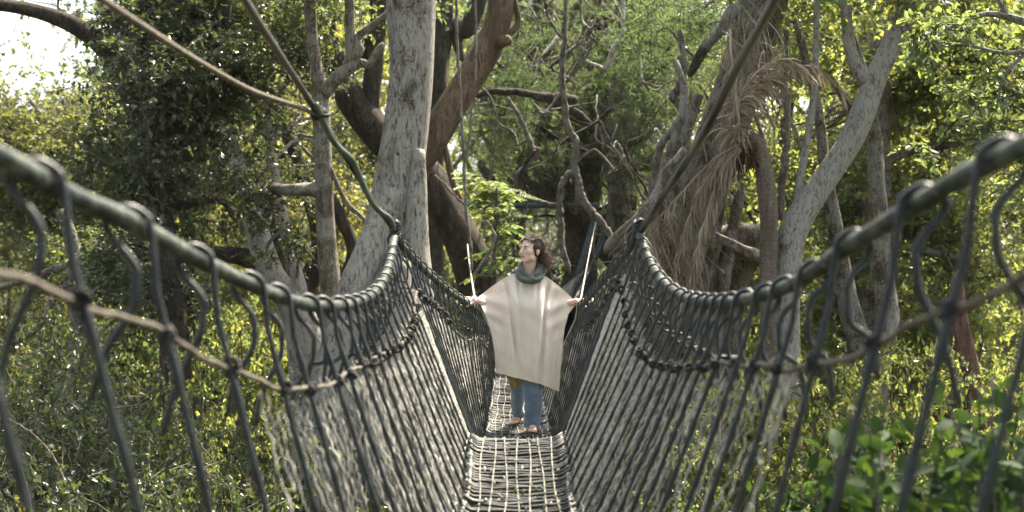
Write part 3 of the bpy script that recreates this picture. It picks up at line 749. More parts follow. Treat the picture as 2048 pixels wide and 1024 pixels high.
# right side: the debris-hung trunk, the dead palm
tree('shaggy_trunk_tree', 'massive leaning brown trunk hung with dry palm debris at the right of the bridge', 16,
     [[(1552, -260, 42), (1536, -60, 45), (1512, 60, 46), (1484, 160, 46), (1456, 240, 46), (1424, 330, 47), (1386, 420, 49), (1345, 520, 54), (1312, 640, 62), (1290, 820, 74), (1276, 1050, 90), (1266, 1500, 115)],
      [(1400, 190, 10, -.5), (1375, 250, 14, -.5), (1345, 310, 18, -.6), (1330, 380, 24, -.7), (1300, 440, 28, -.8), (1250, 470, 20, -.6), (1215, 500, 14, -.4)],
      [(1440, 350, 18, .5), (1420, 450, 24, .4), (1390, 560, 34, .3), (1370, 700, 44, .2), (1360, 1000, 56, .2)],
      [(1500, 60, 14, -.4), (1470, 20, 13, -.4), (1440, 60, 11, -.4), (1400, 110, 10, -.3), (1380, 150, 8)],
      [(1340, 300, 8, -.9), (1360, 240, 8, -.9), (1368, 180, 8, -.8), (1350, 120, 7, -.7)],
      [(1345, 355, 9, -1.0), (1330, 362, 9, -1.0), (1338, 335, 8, -1.0), (1370, 300, 8, -.9)],
      [(1420, 380, 6, -.9), (1450, 360, 5, -1), (1470, 350, 4, -1)],
      [(1482, 380, 10, .4), (1470, 440, 11, .4), (1455, 500, 13, .3), (1440, 600, 16, .3)]],
     M['bark_brown'], rough=.12, seed=37, k=20,
     crown=[(1420, 40, .8, 180, 110, 1.5, 90, .5, .09, 'needle', .4), (1560, -120, 0, 200, 100, 1.6, 60, .5, .075, 'ovate', .3)], leaf=M['leaf_needle'], auto=10)
tree('lichen_tree', 'grey lichen-speckled trunk slanting up to the right past the shaggy one', 15.2,
     [[(1850, -140, 15), (1812, 20, 18), (1782, 90, 20), (1748, 160, 22), (1724, 230, 24), (1700, 285, 24), (1658, 350, 25), (1618, 405, 27), (1588, 455, 30), (1572, 510, 32), (1566, 600, 34), (1562, 800, 40), (1560, 1100, 48)],
      [(1690, -120, 10), (1692, 0, 11), (1697, 80, 12), (1712, 130, 13), (1730, 165, 14)],
      [(1635, -20, 6), (1632, 90, 6.5), (1630, 170, 7), (1616, 270, 7.5), (1602, 350, 8), (1594, 430, 10)],
      [(1780, 80, 9), (1830, 50, 8), (1870, 0, 7)]],
     M['bark_lichen'], rough=.06, seed=41,
     crown=[(1800, -60, .5, 260, 130, 1.8, 160, .5, .085, 'ovate', .2)], leaf=M['leaf_lit'], auto=10)
tree('broken_arch_tree', 'fat grey trunk bent over in an arch with a splintered stub, under the dead palm', 16.8,
     [[(1575, 540, 20, .2), (1558, 515, 26, .1), (1530, 495, 34), (1490, 486, 38), (1452, 494, 40), (1424, 530, 42), (1404, 590, 44), (1392, 700, 48), (1385, 900, 56), (1380, 1200, 64)],
      [(1500, 500, 26, .4), (1470, 560, 30, .5), (1450, 640, 34, .6), (1440, 800, 40, .7)]],
     M['bark_brown'], rough=.1, seed=43, k=20)
e = tree('broken_branch', 'splintered pale branch stub pointing at the dead palm trunk', 15.9,
     [[(1534, 525, 13), (1515, 516, 13), (1485, 502, 12), (1458, 486, 10), (1440, 474, 7), (1432, 466, 3)]], M['bark_grey'], root=False, seed=44, rough=.14, cat='broken branch')
tree('forked_trunk_tree', 'dark trunk forking in a narrow V low down behind the right rope side', 16,
     [[(1590, 40, 6), (1632, 200, 9), (1650, 330, 12), (1660, 400, 14), (1672, 470, 16), (1688, 560, 20), (1704, 640, 23), (1726, 710, 27), (1742, 780, 30), (1752, 900, 34), (1760, 1200, 42)],
      [(1700, 60, 9, .3), (1738, 200, 12, .3), (1752, 330, 16, .2), (1756, 440, 19, .2), (1764, 540, 21, .2), (1774, 640, 23, .1), (1762, 720, 24), (1748, 790, 24)],
      [(1704, 640, 7), (1690, 600, 7), (1640, 560, 6)]],
     M['bark_brown'], rough=.07, seed=45)
tree('ivied_fig_tree', 'straight trunk wrapped in leafy climbers, standing behind the slanting lichen-speckled one', 19,
     [[(1768, -200, 24), (1766, -40, 26), (1764, 100, 27), (1758, 250, 28), (1752, 400, 28), (1748, 560, 30), (1746, 800, 34)],
      [(1760, 200, 10), (1820, 120, 9), (1900, 60, 8), (1980, 20, 6)], [(1756, 330, 9), (1830, 300, 8), (1900, 290, 7), (1990, 270, 5)], [(1752, 480, 9), (1840, 500, 8), (1940, 520, 6)],
      [(1758, 280, 8), (1690, 200, 7), (1640, 120, 6)]],
     M['bark_brown'], rough=.08, seed=47,
     crown=[(1690, 120, .6, 160, 130, 1.8, 130, .55, .10, 'ovate', .5), (1900, 150, .4, 200, 160, 2.0, 190, .55, .105, 'ovate', .5), (1890, 400, .4, 200, 150, 2.0, 190, .55, .10, 'ovate', .4),
            (1660, 380, .8, 140, 150, 1.8, 120, .55, .10, 'ovate', .5), (1700, 600, .6, 200, 120, 1.8, 130, .5, .095, 'ovate', .5), (1960, 620, .4, 160, 130, 1.8, 110, .5, .095, 'ovate', .4)],
     leaf=M['leaf_lit'], auto=46)
tree('snapped_stump', 'reddish splintered stump rising among the leaves at the right edge', 13,
     [[(1912, 552, 7), (1916, 580, 12), (1922, 640, 15), (1936, 720, 17), (1952, 800, 19), (1970, 900, 22), (1985, 1100, 26)], [(1905, 562, 3), (1908, 590, 7), (1914, 640, 10)]],
     M['bark_red'], rough=.12, seed=49, cat='stump')
tree('overhanging_tree', 'leafy bough with yellowing leaves overhanging from the upper right corner', 10.5,
     [[(2420, 500, 26), (2330, 240, 20), (2230, 120, 15), (2120, 70, 11), (2020, 35, 8), (1960, 30, 5), (1890, 60, 3.5), (1830, 105, 2)],
      [(2120, 70, 8), (2060, 100, 6), (2000, 105, 4), (1930, 90, 3), (1860, 100, 2)], [(2230, 120, 8), (2120, 200, 6), (2040, 190, 4), (1980, 150, 2)],
      [(2330, 240, 8), (2200, 330, 6), (2080, 300, 4), (1980, 310, 3), (1890, 260, 2)], [(2020, 40, 5), (1990, -10, 5), (1950, -60, 4)], [(2060, 100, 4), (2010, 150, 3), (1990, 230, 2)]],
     M['bark_lichen'], rough=.05, seed=51, root=False,
     crown=[(1980, 60, 0, 150, 60, .6, 16, .30, .075, 'ovate', .2), (2060, 180, .2, 160, 90, .7, 26, .32, .075, 'ovate', .2), (1990, 300, .2, 130, 60, .7, 16, .30, .075, 'ovate', .2),
            (1840, 90, 0, 60, 40, .4, 4, .26, .075, 'ovate', 0), (2150, -520, -2.2, 460, 300, 1.5, 130, .45, .085, 'ovate', .1)], leaf=M['leaf_mid'], auto=10)  # last crown clump is out of view, added to shade the glossy shrub

# dead palm: ringed bent stem, red-brown fibrous head, dry fronds
YP = 15.0
pe = empty('dead_palm', P(1552, 1180, YP)); tag(pe, 'dead palm with a thin ringed stem, its brown head toppled over with dry fronds hanging', 'palm')
mb = MB(); w, r = limb_px([(1498, 276, 15), (1512, 288, 17), (1524, 320, 18), (1532, 370, 18), (1537, 430, 18), (1538, 500, 18), (1536, 570, 17), (1540, 680, 17), (1548, 800, 18), (1553, 900, 19), (1556, 1200, 22)], YP)
tube(mb, w, r * (1 + .02 * np.sin(np.arange(len(w)) * 2.6)), 18, 0, .03, 3)
mb.build('trunk', M['bark_palm'], pe)
gp = np.random.default_rng(8)
mb = MB(); hc = P(1490, 296, YP)
for k in range(420):
    d = unit(gp.normal(size=3)) * np.array([.20, .16, .21]); d[2] -= .04
    a = hc + d * gp.uniform(.2, 1); e2 = a + d * .25 + np.array([gp.normal() * .03, gp.normal() * .03, -gp.uniform(.02, .13)])
    tube(mb, np.array([a, (a + e2) / 2 + gp.normal(size=3) * .012, e2]), [.010, .008, .003], 4, cap=False)
ellipsoid(mb, hc, (.15, .13, .17))
mb.build('crown', M['root_fibre'], pe)
def frond(mb, path, width, n, g, hang=.5, spread=1.0):
    """a midrib with two ranks of dry leaflets"""
    s = spline(np.array(path), 12); tube(mb, s, np.linspace(.016, .004, len(s)), 5)
    t = g.uniform(.06, 1, n); i = t * (len(s) - 1); i0 = np.minimum(i.astype(int), len(s) - 2); f = (i - i0)[:, None]
    p = s[i0] * (1 - f) + s[i0 + 1] * f; d = unit(s[i0 + 1] - s[i0])
    side = unit(np.cross(d, [0, 1, .15])) * np.where(g.random(n) < .5, -1, 1)[:, None]
    L = width * g.uniform(.5, 1.15, n) * (1 - .35 * t)
    ld = unit(d * .75 + side * spread * g.uniform(.1, .55, n)[:, None] + g.normal(size=(n, 3)) * .10 + np.array([0, 0, -hang]) * g.uniform(.5, 1.2, n)[:, None])
    nr = unit(g.normal(size=(n, 3)) + np.array([0, -1.2, 0]))
    A = p; B = p + ld * L[:, None] * .55; C2 = B + unit(ld + np.array([0, 0, -.5]) + g.normal(size=(n, 3)) * .12) * L[:, None] * .45
    s2 = unit(np.cross(ld, nr)) * (.008 * g.uniform(.6, 1.5, n))[:, None]
    v = np.stack([A - s2 * .7, A + s2 * .7, B + s2, B - s2, C2 + s2 * .1, C2 - s2 * .1], 1)
    b = np.arange(n)[:, None] * 6
    q = np.concatenate([b + np.array([[0, 1, 2, 3]]), b + np.array([[3, 2, 4, 5]])])
    mb.add(v.reshape(-1, 3), q)
fr = [([(1480, 288), (1440, 310), (1400, 345), (1350, 400), (1300, 450), (1262, 480)], .34, 80, .7), ([(1478, 292), (1440, 325), (1405, 370), (1380, 430), (1362, 500), (1345, 570)], .36, 120, 1.2),
      ([(1480, 296), (1450, 330), (1425, 390), (1405, 460), (1385, 540), (1362, 610)], .36, 150, 1.6), 
      ([(1482, 300), (1448, 350), (1420, 420), (1398, 490), (1376, 590)], .34, 120, 1.6), ([(1480, 285), (1470, 240), (1480, 190), (1520, 140), (1570, 118), (1620, 150)], .4, 150, .8),
      ([(1486, 284), (1482, 250), (1500, 200), (1530, 160), (1580, 150)], .35, 120, .9), ([(1490, 282), (1462, 262), (1466, 220), (1500, 170), (1560, 130), (1640, 140), (1690, 190)], .4, 150, .9),
      ([(1300, 470), (1310, 500), (1312, 540), (1306, 580)], .35, 90, 1.8), ([(1460, 60), (1462, 110), (1470, 170), (1474, 220)], .3, 90, 1.4)]
for pts, wd, n, hg in fr:
    mb = MB(); path = [P(x, y, YP - .25 - .10 * i / len(pts) + gp.normal() * .06) for i, (x, y) in enumerate(pts)]
    frond(mb, path, wd, n, gp, hg); mb.build('frond', M['frond_dead'], pe, smooth=False)
# matted palm debris caught high on the shaggy trunk
for name, lab, spots in (('palm_debris', 'tangle of dry palm strips caught high on the massive leaning trunk', [(1500, 40), (1480, 100), (1545, 70), (1468, 170)]),
                         ('palm_debris', 'skirt of dry fronds draped low on the leaning trunk by the cable end', [(1290, 470), (1320, 450), (1340, 470), (1300, 500), (1360, 440), (1330, 500)])):
    mb = MB()
    for (x, y) in spots:
        n = 34; a = P(x, y, 15.0) + gp.normal(size=(n, 3)) * np.array([.16, .12, .2])
        for q in a:
            L = gp.uniform(.25, .9); e2 = q + np.array([gp.normal() * .22, gp.normal() * .1, -L])
            m = (q + e2) / 2 + gp.normal(size=3) * .09
            s = spline(np.array([q, m, e2]), 5); tube(mb, s, .007 * gp.uniform(.5, 1.3), 3, flat=.3, cap=False)
    o = mb.build(name, M['frond_dead'], None, base=P(spots[0][0], spots[0][1], 15.0)); tag(o, lab, 'palm debris')

# ------------------------------------------------------------------ lianas
def liana(label, Y, limbs, mat='liana', seed=0, wob=1.):
    w0, r0 = limb_px(limbs[0], Y, 9); e = empty('liana', w0[-1]); tag(e, label, 'vine')
    g = np.random.default_rng(seed); mb = MB()
    for l in limbs:
        w, r = limb_px(l, Y, 9); w[1:-1] += g.normal(size=(len(w) - 2, 3)) * .006 * wob
        if l is not limbs[0]: w[0] = main[int(np.argmin(np.linalg.norm(main - w[0], axis=1)))]
        else: main = w
        tube(mb, w, r * (1 + .06 * np.sin(np.arange(len(r)) * .9)), 8, 0, .08, seed)
    mb.build('stem', M[mat], e)
liana('crooked grey vine hanging down beside the woman, forking above the crossbar', 17,
      [[(1133, -60, 4), (1130, 60, 5), (1124, 130, 6), (1128, 200, 6.5), (1136, 255, 7), (1152, 285, 8), (1148, 325, 8), (1156, 360, 7.5), (1164, 395, 8), (1185, 425, 8), (1208, 452, 7), (1228, 490, 6), (1236, 560, 5)],
       [(1154, 342, 7), (1138, 348, 7), (1124, 368, 7), (1119, 410, 7), (1121, 450, 7), (1122, 490, 6.5), (1132, 520, 6), (1140, 548, 3)]], seed=1)
liana('thin pale vine looping in a wide angle left of the crossbar', 19,
      [[(1015, 195, 4), (1040, 235, 4.5), (1066, 295, 5), (1078, 300, 5), (1060, 325, 5), (1033, 350, 5), (1040, 380, 5), (1070, 400, 4.5), (1120, 412, 4)]], seed=2)
liana('long mossy horizontal bough crossing behind the orange limb', 20,
      [[(930, 205, 6), (948, 192, 6), (985, 184, 7), (1030, 184, 7), (1075, 192, 8), (1110, 205, 9), (1150, 225, 9), (1190, 260, 8)], [(1075, 195, 8), (1120, 196, 12), (1152, 204, 10)]], 'bark_dark', seed=3)
liana('longer of two string-thin vines hanging in front of the orange-brown bough', 13.2,
      [[(912, -60, 2.5), (913, 60, 3), (918, 150, 3), (924, 250, 3), (928, 330, 3.2), (932, 420, 3.2), (940, 480, 3), (944, 540, 2.6)]], seed=4, wob=.6)
liana('shorter of two string-thin vines hanging in front of the orange-brown bough', 13.2,
      [[(950, -60, 2.2), (952, 100, 2.5), (946, 200, 2.6), (938, 280, 2.6), (931, 320, 3)]], seed=14, wob=.6)
liana('bare twiggy vine rising beside the braceleted wrist', 13.8,
      [[(972, 440, 2.2), (990, 470, 2.5), (982, 500, 2.8), (958, 535, 3), (946, 560, 3), (950, 610, 3)]], seed=5, wob=.7)
liana('short thin twig slanting down just right of the pale trunk', 13.8, [[(870, 350, 2), (900, 380, 2.5), (928, 410, 2.5)]], seed=15, wob=.7)
liana('brown vine rising straight beside the ringed palm stem', 15.6,
      [[(1572, 60, 5), (1570, 160, 6), (1575, 240, 6), (1572, 300, 7), (1566, 360, 7), (1560, 440, 8)]], 'bark_brown', seed=6)
liana('thick twisting vine hooked against the massive leaning trunk', 15.6,
      [[(1360, 60, 6), (1368, 130, 7), (1360, 175, 8), (1345, 190, 8), (1362, 215, 8), (1366, 235, 8), (1345, 262, 8), (1322, 290, 8), (1312, 330, 8), (1300, 420, 8)]], 'bark_brown', seed=7)
liana('pale arching cane low at the left edge', 9.5,
      [[(-60, 800, 3), (0, 832, 3.2), (50, 858, 3.2), (95, 900, 3.2), (125, 955, 3), (138, 1040, 3), (140, 1300, 3)]], 'bark_palm', seed=8, wob=.3)
liana('white lichened stick hanging among the needles near the top', 18,
      [[(1247, -40, 4), (1246, 40, 4.5), (1244, 70, 4.5), (1228, 95, 5), (1216, 125, 5.5), (1212, 142, 4)], [(1212, 140, 4), (1195, 132, 4), (1172, 122, 3)]], 'bark_white', seed=9)

# a tangle of thin vines and dead sticks through the middle of the wood
gv = np.random.default_rng(321)
for k in range(46):
    x0 = gv.uniform(950, 1400) if k < 32 else gv.uniform(1380, 1700); y0 = gv.uniform(-40, 330); Y = gv.uniform(17.5, 24); n = int(gv.integers(4, 8)); r = gv.uniform(1.6, 4.2)
    pts = []; x, y = x0, y0; dx = gv.normal() * 22; dy = gv.uniform(28, 60)
    for i in range(n):
        pts.append((x, y, r * (1 - .4 * i / n), gv.normal() * .15)); dx = dx * .6 + gv.normal() * 22; x += dx; y += dy * gv.uniform(.3, 1.3) * (1 if gv.random() > .15 else -.6)
    w0, r0 = limb_px(pts, Y, 8); e = empty('hanging_vine', w0[-1]); tag(e, 'thin bare grey-brown vine twisting down in the tangle between the trunks', 'vine', 'thin vines tangled between the trunks')
    mb = MB(); w0[1:-1] += gv.normal(size=(len(w0) - 2, 3)) * .005; tube(mb, w0, r0, 6, 0, .06, k)
    for j in range(int(gv.integers(2, 5))):
        i = int(gv.integers(3, len(w0) - 1)); d = gv.normal(size=3) * np.array([.4, .3, .35]); q = np.array([w0[i], w0[i] + d * .5 + gv.normal(size=3) * .05, w0[i] + d]); tube(mb, spline(q, 4), np.linspace(r0[i] * .6, .003, 9), 5)
    mb.build('stem', M['bark_brown' if k % 3 else 'bark_dark'], e)

# unseen tree added behind the camera so its boughs shade the near bridge end
gs_ = np.random.default_rng(404)
ce = empty('shading_tree', (-3.4, -5.5, float(ground(-3.4, -5.5)))); tag(ce, 'unseen broad tree added behind the viewer to shade the near end of the bridge', 'tree')
mb = MB(); s_ = spline(np.array([[-3.4, -5.5, float(ground(-3.4, -5.5)) - .3], [-3.3, -5.4, 0], [-3.0, -5.0, 3.5], [-2.2, -4.0, 6.0], [-1.0, -2.6, 7.2]]), 8); tube(mb, s_, np.linspace(.42, .14, len(s_)), 16, 0, .07, 5)
cb = MB(); C = np.concatenate([clumps(gs_, c, r, n, .1) for c, r, n in (((-1.5, -3, 5.4), (5, 4.5, 1.1), 300), ((2.5, -1.5, 5.2), (3.6, 3.5, .9), 170), ((-4.2, 1.5, 4.6), (2.6, 2.6, .8), 110))])
foliage(cb, gs_, C, .75, .12, 5, 9, 'ovate')
for b_ in C[::22]: branch_to(mb, gs_, s_[-1 - int(gs_.integers(0, 12))], .08, b_, 0, .05, 6)
mb.build('trunk', M['bark_brown'], ce); cb.build('crown', [M['leaf_mid'], M['twig']], ce, smooth=False)
# ------------------------------------------------------------------ the woman
YW = 10.9
def B(px, py, dY=0.): return P(px, py, YW + dY)
def cloth(name, c1, c2, inner=None, weave=420, bs=.25, blot=5):
    m, nt, b, out = new_mat(name)
    v = coords(nt); n1 = noise(nt, v, blot, 5, .6); n2 = noise(nt, v, weave, 2, .5)
    c = ramp(nt, n1, [(.3, c1), (.7, c2)])
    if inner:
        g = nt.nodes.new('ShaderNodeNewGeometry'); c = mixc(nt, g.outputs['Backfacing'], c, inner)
    nt.links.new(c, b.inputs['Base Color']); b.inputs['Roughness'].default_value = .85; b.inputs['Specular IOR Level'].default_value = .15
    b.inputs['Sheen Weight'].default_value = .25; b.inputs['Sheen Roughness'].default_value = .5
    bump(nt, n2, b, bs, .002)
    return m
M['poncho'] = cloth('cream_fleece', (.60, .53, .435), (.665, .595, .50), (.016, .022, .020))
M['trim'] = cloth('cream_trim', (.55, .50, .40), (.62, .57, .47))
M['cowl'] = cloth('dark_green_knit', (.040, .050, .040), (.07, .08, .064), None, 200, .5)
M['denim'] = cloth('denim', (.085, .135, .205), (.20, .27, .35), None, 300, .3, 9)
M['tan_cloth'] = cloth('tan_cloth', (.12, .09, .035), (.33, .255, .11), None, 100, .3, 42)
m, nt, b, out = new_mat('skin'); v = coords(nt); n1 = noise(nt, v, 14, 4, .6)
nt.links.new(ramp(nt, n1, [(.3, (.58, .38, .29)), (.7, (.68, .48, .375))]), b.inputs['Base Color']); b.inputs['Roughness'].default_value = .5
b.inputs['Subsurface Weight'].default_value = .12; b.inputs['Subsurface Radius'].default_value = (.012, .005, .003); b.inputs['Subsurface Scale'].default_value = 1.
M['skin'] = m
M['lip'] = plain('lip', (.36, .15, .12), (.42, .19, .15), 30, .45, 0)
M['eye_white'] = plain('eye_white', (.55, .53, .50), (.62, .60, .57), 20, .25, 0)
M['iris'] = plain('iris', (.03, .025, .018), (.06, .05, .03), 60, .2, 0)
M['hair'] = leafmat('hair_strand', [(.028, .017, .011), (.055, .034, .021), (.11, .068, .04)], (.32, .19, .08), .35, .38, .5)
M['sandal'] = plain('sandal_leather', (.10, .05, .028), (.20, .11, .06), 20, .6, .3)
M['bracelet'] = plain('bracelet_silver', (.55, .57, .60), (.75, .77, .80), 20, .3, 0, spec=.6)

person = empty('person', B(1056, 868))
tag(person, 'woman in a wide cream poncho, green cowl and jeans, walking, a hand on each rail', 'person')
def rotm(yaw, pitch, roll=0.):
    return np.array((Matrix.Rotation(yaw, 3, 'Z') @ Matrix.Rotation(-pitch, 3, 'X') @ Matrix.Rotation(roll, 3, 'Y')))
HR = rotm(R(-42), R(5), R(-4)); HC = B(1060, 499.5, .0)
def H(x, y, z): return HR @ np.array([x, y, z]) + HC
def E(mb, c, r, rot=None, **k): ellipsoid(mb, H(*c), r, HR if rot is None else HR @ rot, **k)

mb = MB()
# head
E(mb, (0, .022, .035), (.076, .094, .083)); E(mb, (0, -.030, -.020), (.061, .060, .088)); E(mb, (0, -.045, -.072), (.044, .042, .042)); E(mb, (0, -.072, -.098), (.023, .020, .017))
for s in (-1, 1):
    E(mb, (s * .038, -.058, -.028), (.024, .026, .026)); E(mb, (s * .030, -.074, .024), (.026, .016, .010)); E(mb, (s * .047, -.02, -.075), (.020, .038, .028))
    E(mb, (s * .074, .012, -.022), (.008, .019, .031)); E(mb, (s * .078, .020, -.016), (.008, .013, .022)); E(mb, (s * .012, -.100, -.037), (.010, .011, .009))
    E(mb, (s * .029, -.072, -.002), (.019, .016, .013))
tube(mb, np.array([H(0, -.080, .026), H(0, -.092, .004), H(0, -.106, -.020), H(0, -.114, -.034), H(0, -.100, -.044)]), [.010, .009, .011, .013, .008], 10)
E(mb, (0, -.084, -.060), (.024, .013, .012)); E(mb, (0, -.082, -.074), (.020, .012, .009))
# neck and trunk of the body
tube(mb, spline(np.array([H(0, .018, -.05), B(1059, 527, .015), B(1056, 545, .03), B(1054, 566, .04)]), 5), np.linspace(.052, .062, 16), 16)
for c, r in ((B(1053, 592, .04), (.165, .105, .17)), (B(1052, 640, .04), (.145, .10, .16)), (B(1050, 690, .04), (.165, .115, .14)), (B(1053, 580, .06), (.15, .06, .045))):
    ellipsoid(mb, c, r)
arms = {1: [B(1086, 584, .06), B(1126, 612, .24), B(1153, 602, -.06)], -1: [B(1020, 584, .06), B(984, 612, .24), B(952, 600.5, -.06)]}
for s, (a, b_, c) in arms.items():
    q = spline(np.array([a, (a + b_) / 2, b_, (b_ + c) / 2 + [0, -.0, 0], c]), 6); tube(mb, q, np.interp(np.linspace(0, 1, len(q)), [0, .3, .5, .65, 1], [.042, .036, .033, .032, .025]), 14)
    tilt = np.array([0, 1, .55]) / 1.14; out_ = unit(np.array([s * 1., -.18, .10])); up_ = np.cross(out_, tilt) * (1 if s < 0 else -1)
    up_ = np.array([0, -.4, .9]); dn = np.array([0, 0, -1.])
    palm = c + out_ * .048
    RM = np.column_stack([out_, unit(tilt - out_ * tilt.dot(out_)), np.cross(out_, unit(tilt - out_ * tilt.dot(out_)))])
    ellipsoid(mb, palm, (.050, .040, .014), RM); ellipsoid(mb, palm - out_ * .025, (.036, .029, .018), RM)
    for i, (yy, L, bend) in enumerate(((-.030, .92, .25), (-.010, 1.0, .35), (.010, .95, .5), (.029, .78, .7))):
        b0 = palm + RM[:, 1] * yy + out_ * .034; d = unit(out_ + RM[:, 1] * yy * 4.5 + dn * .10); pts = [b0 - d * .02, b0]
        for seg, ln in enumerate((.042, .027, .021)):
            pts.append(pts[-1] + d * ln * L); d = unit(d + dn * bend * (.55 + .35 * seg))
        q = spline(np.array(pts), 4); tube(mb, q, np.linspace(.0098, .0066, len(q)), 10); ellipsoid(mb, pts[-1], (.0067,) * 3, None, 10, 8)
    t0 = palm - out_ * .030 - RM[:, 1] * .026; d = unit(out_ * .75 - RM[:, 1] * .75 + dn * .15); pts = [t0, t0 + d * .034]; d = unit(d + out_ * .35 + dn * .15); pts += [pts[-1] + d * .030]; d = unit(d + out_ * .3 + dn * .2); pts += [pts[-1] + d * .024]
    q = spline(np.array(pts), 4); tube(mb, q, np.linspace(.0145, .0082, len(q)), 10); ellipsoid(mb, pts[-1], (.0083,) * 3, None, 10, 8)
# legs and feet
fA = float(floor(YW - .04))
legF = [B(1068, 690, .05), B(1067, 775, -.02), np.array([B(1066, 0)[0], YW + .07, fA + .085])]
legB = [B(1036, 690, .05), P(1034, 776, 11.14), P(1038, 829, 11.56)]
for a, k, f in (legF, legB):
    q = spline(np.array([a, (a + k) / 2 + [0, -.01, 0], k, (k + f) / 2 + [0, .02, 0], f]), 6); tube(mb, q, np.interp(np.linspace(0, 1, len(q)), [0, .5, .7, 1], [.080, .055, .050, .034]), 14)
def foot(mb, ank, heel, ball, toe, side, w=.040):
    ax = unit(ball - heel); sd = unit(np.cross(ax, [0, 0, 1])); up = np.cross(sd, ax); RM = np.column_stack([sd, ax, up])
    ellipsoid(mb, heel + up * .024 + ax * .012, (.030, .036, .026), RM); ellipsoid(mb, (heel + ball) / 2 + up * .026, (.033, .085, .024), RM); ellipsoid(mb, ball + up * .016 - ax * .01, (w, .045, .017), RM)
    tube(mb, np.array([ank, (ank + heel) / 2 + up * .02 + ax * .02, heel + up * .03 + ax * .03]), [.034, .034, .030], 12)
    d = unit(toe - ball)
    for i in range(5):
        f = (-.8 + .4 * i) * side; L = [.050, .046, .042, .036, .030][i]; r = [.0125, .0092, .0088, .0084, .0082][i]
        b0 = ball + sd * f * w * .92 + up * .012 + ax * (.012 - .012 * i * .3)
        tube(mb, np.array([b0, b0 + d * L * .6 + up * .004, b0 + d * L]), [r, r, r * .9], 9); ellipsoid(mb, b0 + d * L, (r * .95,) * 3, None, 10, 8)
    return RM
zf = lambda y: float(floor(y)) + .028
heelF = np.array([B(1067, 0)[0], YW + .085, zf(YW + .08)]); ballF = np.array([B(1064, 0)[0], YW - .075, zf(YW - .07)]); toeF = ballF + [0, -.06, -.003]
RF = foot(mb, legF[2], heelF, ballF, toeF, 1)
heelB = P(1040, 836, 11.60); ballB = P(1030.5, 845, 11.46); toeB = P(1028, 849, 11.41)
RB = foot(mb, legB[2], heelB, ballB, toeB, -1)
body = mb.build('body', M['skin'], person)
def voxel(o, size, smooth=3, f=.5):
    md = o.modifiers.new('v', 'REMESH'); md.mode = 'VOXEL'; md.voxel_size = size; md.use_smooth_shade = True
    if smooth:
        sm = o.modifiers.new('s', 'SMOOTH'); sm.factor = f; sm.iterations = smooth
    dg = bpy.context.evaluated_depsgraph_get(); me = bpy.data.meshes.new_from_object(o.evaluated_get(dg)); mats = list(o.data.materials)
    o.modifiers.clear(); o.data = me
    if not me.materials:
        for q in mats: me.materials.append(q)
voxel(body, .0042, 2)

# face details
for s in (-1, 1):
    mb = MB(); E(mb, (s * .030, -.0835, -.002), (.0135, .009, .0068), nu=14, nv=10); ey = mb.build('eye', M['eye_white'], person)
    mb = MB(); E(mb, (s * .030 - .003, -.0895, .0005), (.0058, .0045, .0060), nu=12, nv=8); mb.build('iris', M['iris'], ey)
    mb = MB(); tube(mb, np.array([H(s * .013, -.092, .018), H(s * .030, -.091, .024), H(s * .048, -.078, .019)]), [.0030, .0034, .0018], 6); mb.build('eyebrow', M['hair'], person)
    mb = MB(); tube(mb, np.array([H(s * .015, -.090, .002), H(s * .030, -.0935, .0065), H(s * .044, -.083, .002)]), [.0016, .0022, .0014], 5); mb.build('eyelid', M['hair'], person)
mb = MB()
for z, th, w in ((-.0625, .0042, .021), (-.0700, .0050, .018)):
    x = np.linspace(-1, 1, 9); tube(mb, np.array([H(q * w, -.0975 + .012 * q * q, z + (.0012 if z > -.066 else -.0) * math.cos(q * 6) - .0015 * q * q) for q in x]), th * (1.02 - x ** 2 * .8), 8)
mb.build('mouth', M['lip'], person)

# hair: close cap drawn back, loose curls and a low bun
gr = np.random.default_rng(14)
mb = MB()
E(mb, (0, .034, .044), (.083, .098, .087)); E(mb, (.0, .07, .0), (.075, .065, .085)); E(mb, (.052, .03, .02), (.036, .062, .055)); E(mb, (-.052, .03, .02), (.036, .062, .055))
E(mb, (.03, .125, -.045), (.058, .052, .056)); E(mb, (.035, .11, -.085), (.042, .038, .045)); E(mb, (.0, .05, .085), (.062, .075, .042))
hair = mb.build('hair', M['hair'], person); voxel(hair, .005, 2)
co_ = np.empty(len(hair.data.vertices) * 3, np.float32); hair.data.vertices.foreach_get('co', co_); co_ = co_.reshape(-1, 3)
co_ += (np.sin(co_[:, :1] * 230 + 2 * np.sin(co_[:, 2:3] * 120)) * .0022 + np.sin(co_[:, 1:2] * 310) * .0012) * unit(co_ - (HC - np.array(WORLD['person'])))
hair.data.vertices.foreach_set('co', co_.ravel()); hair.data.update()
mb = MB()
def lock(a, d, L, curl, r=.0016, n=12, k=3):
    t = np.linspace(0, 1, n); u = unit(np.cross(d, [.2, .3, 1])); w = np.cross(d, u); ph = gr.uniform(0, 6.3); fr = gr.uniform(1.2, 2.6)
    p = a + d * (t * L)[:, None] + (np.cos(ph + t * 6.28 * fr)[:, None] * u + np.sin(ph + t * 6.28 * fr)[:, None] * w) * (curl * t ** .7)[:, None]
    p[:, 2] -= .35 * L * t ** 2
    tube(mb, p, np.linspace(r, r * .5, n), k, cap=False)
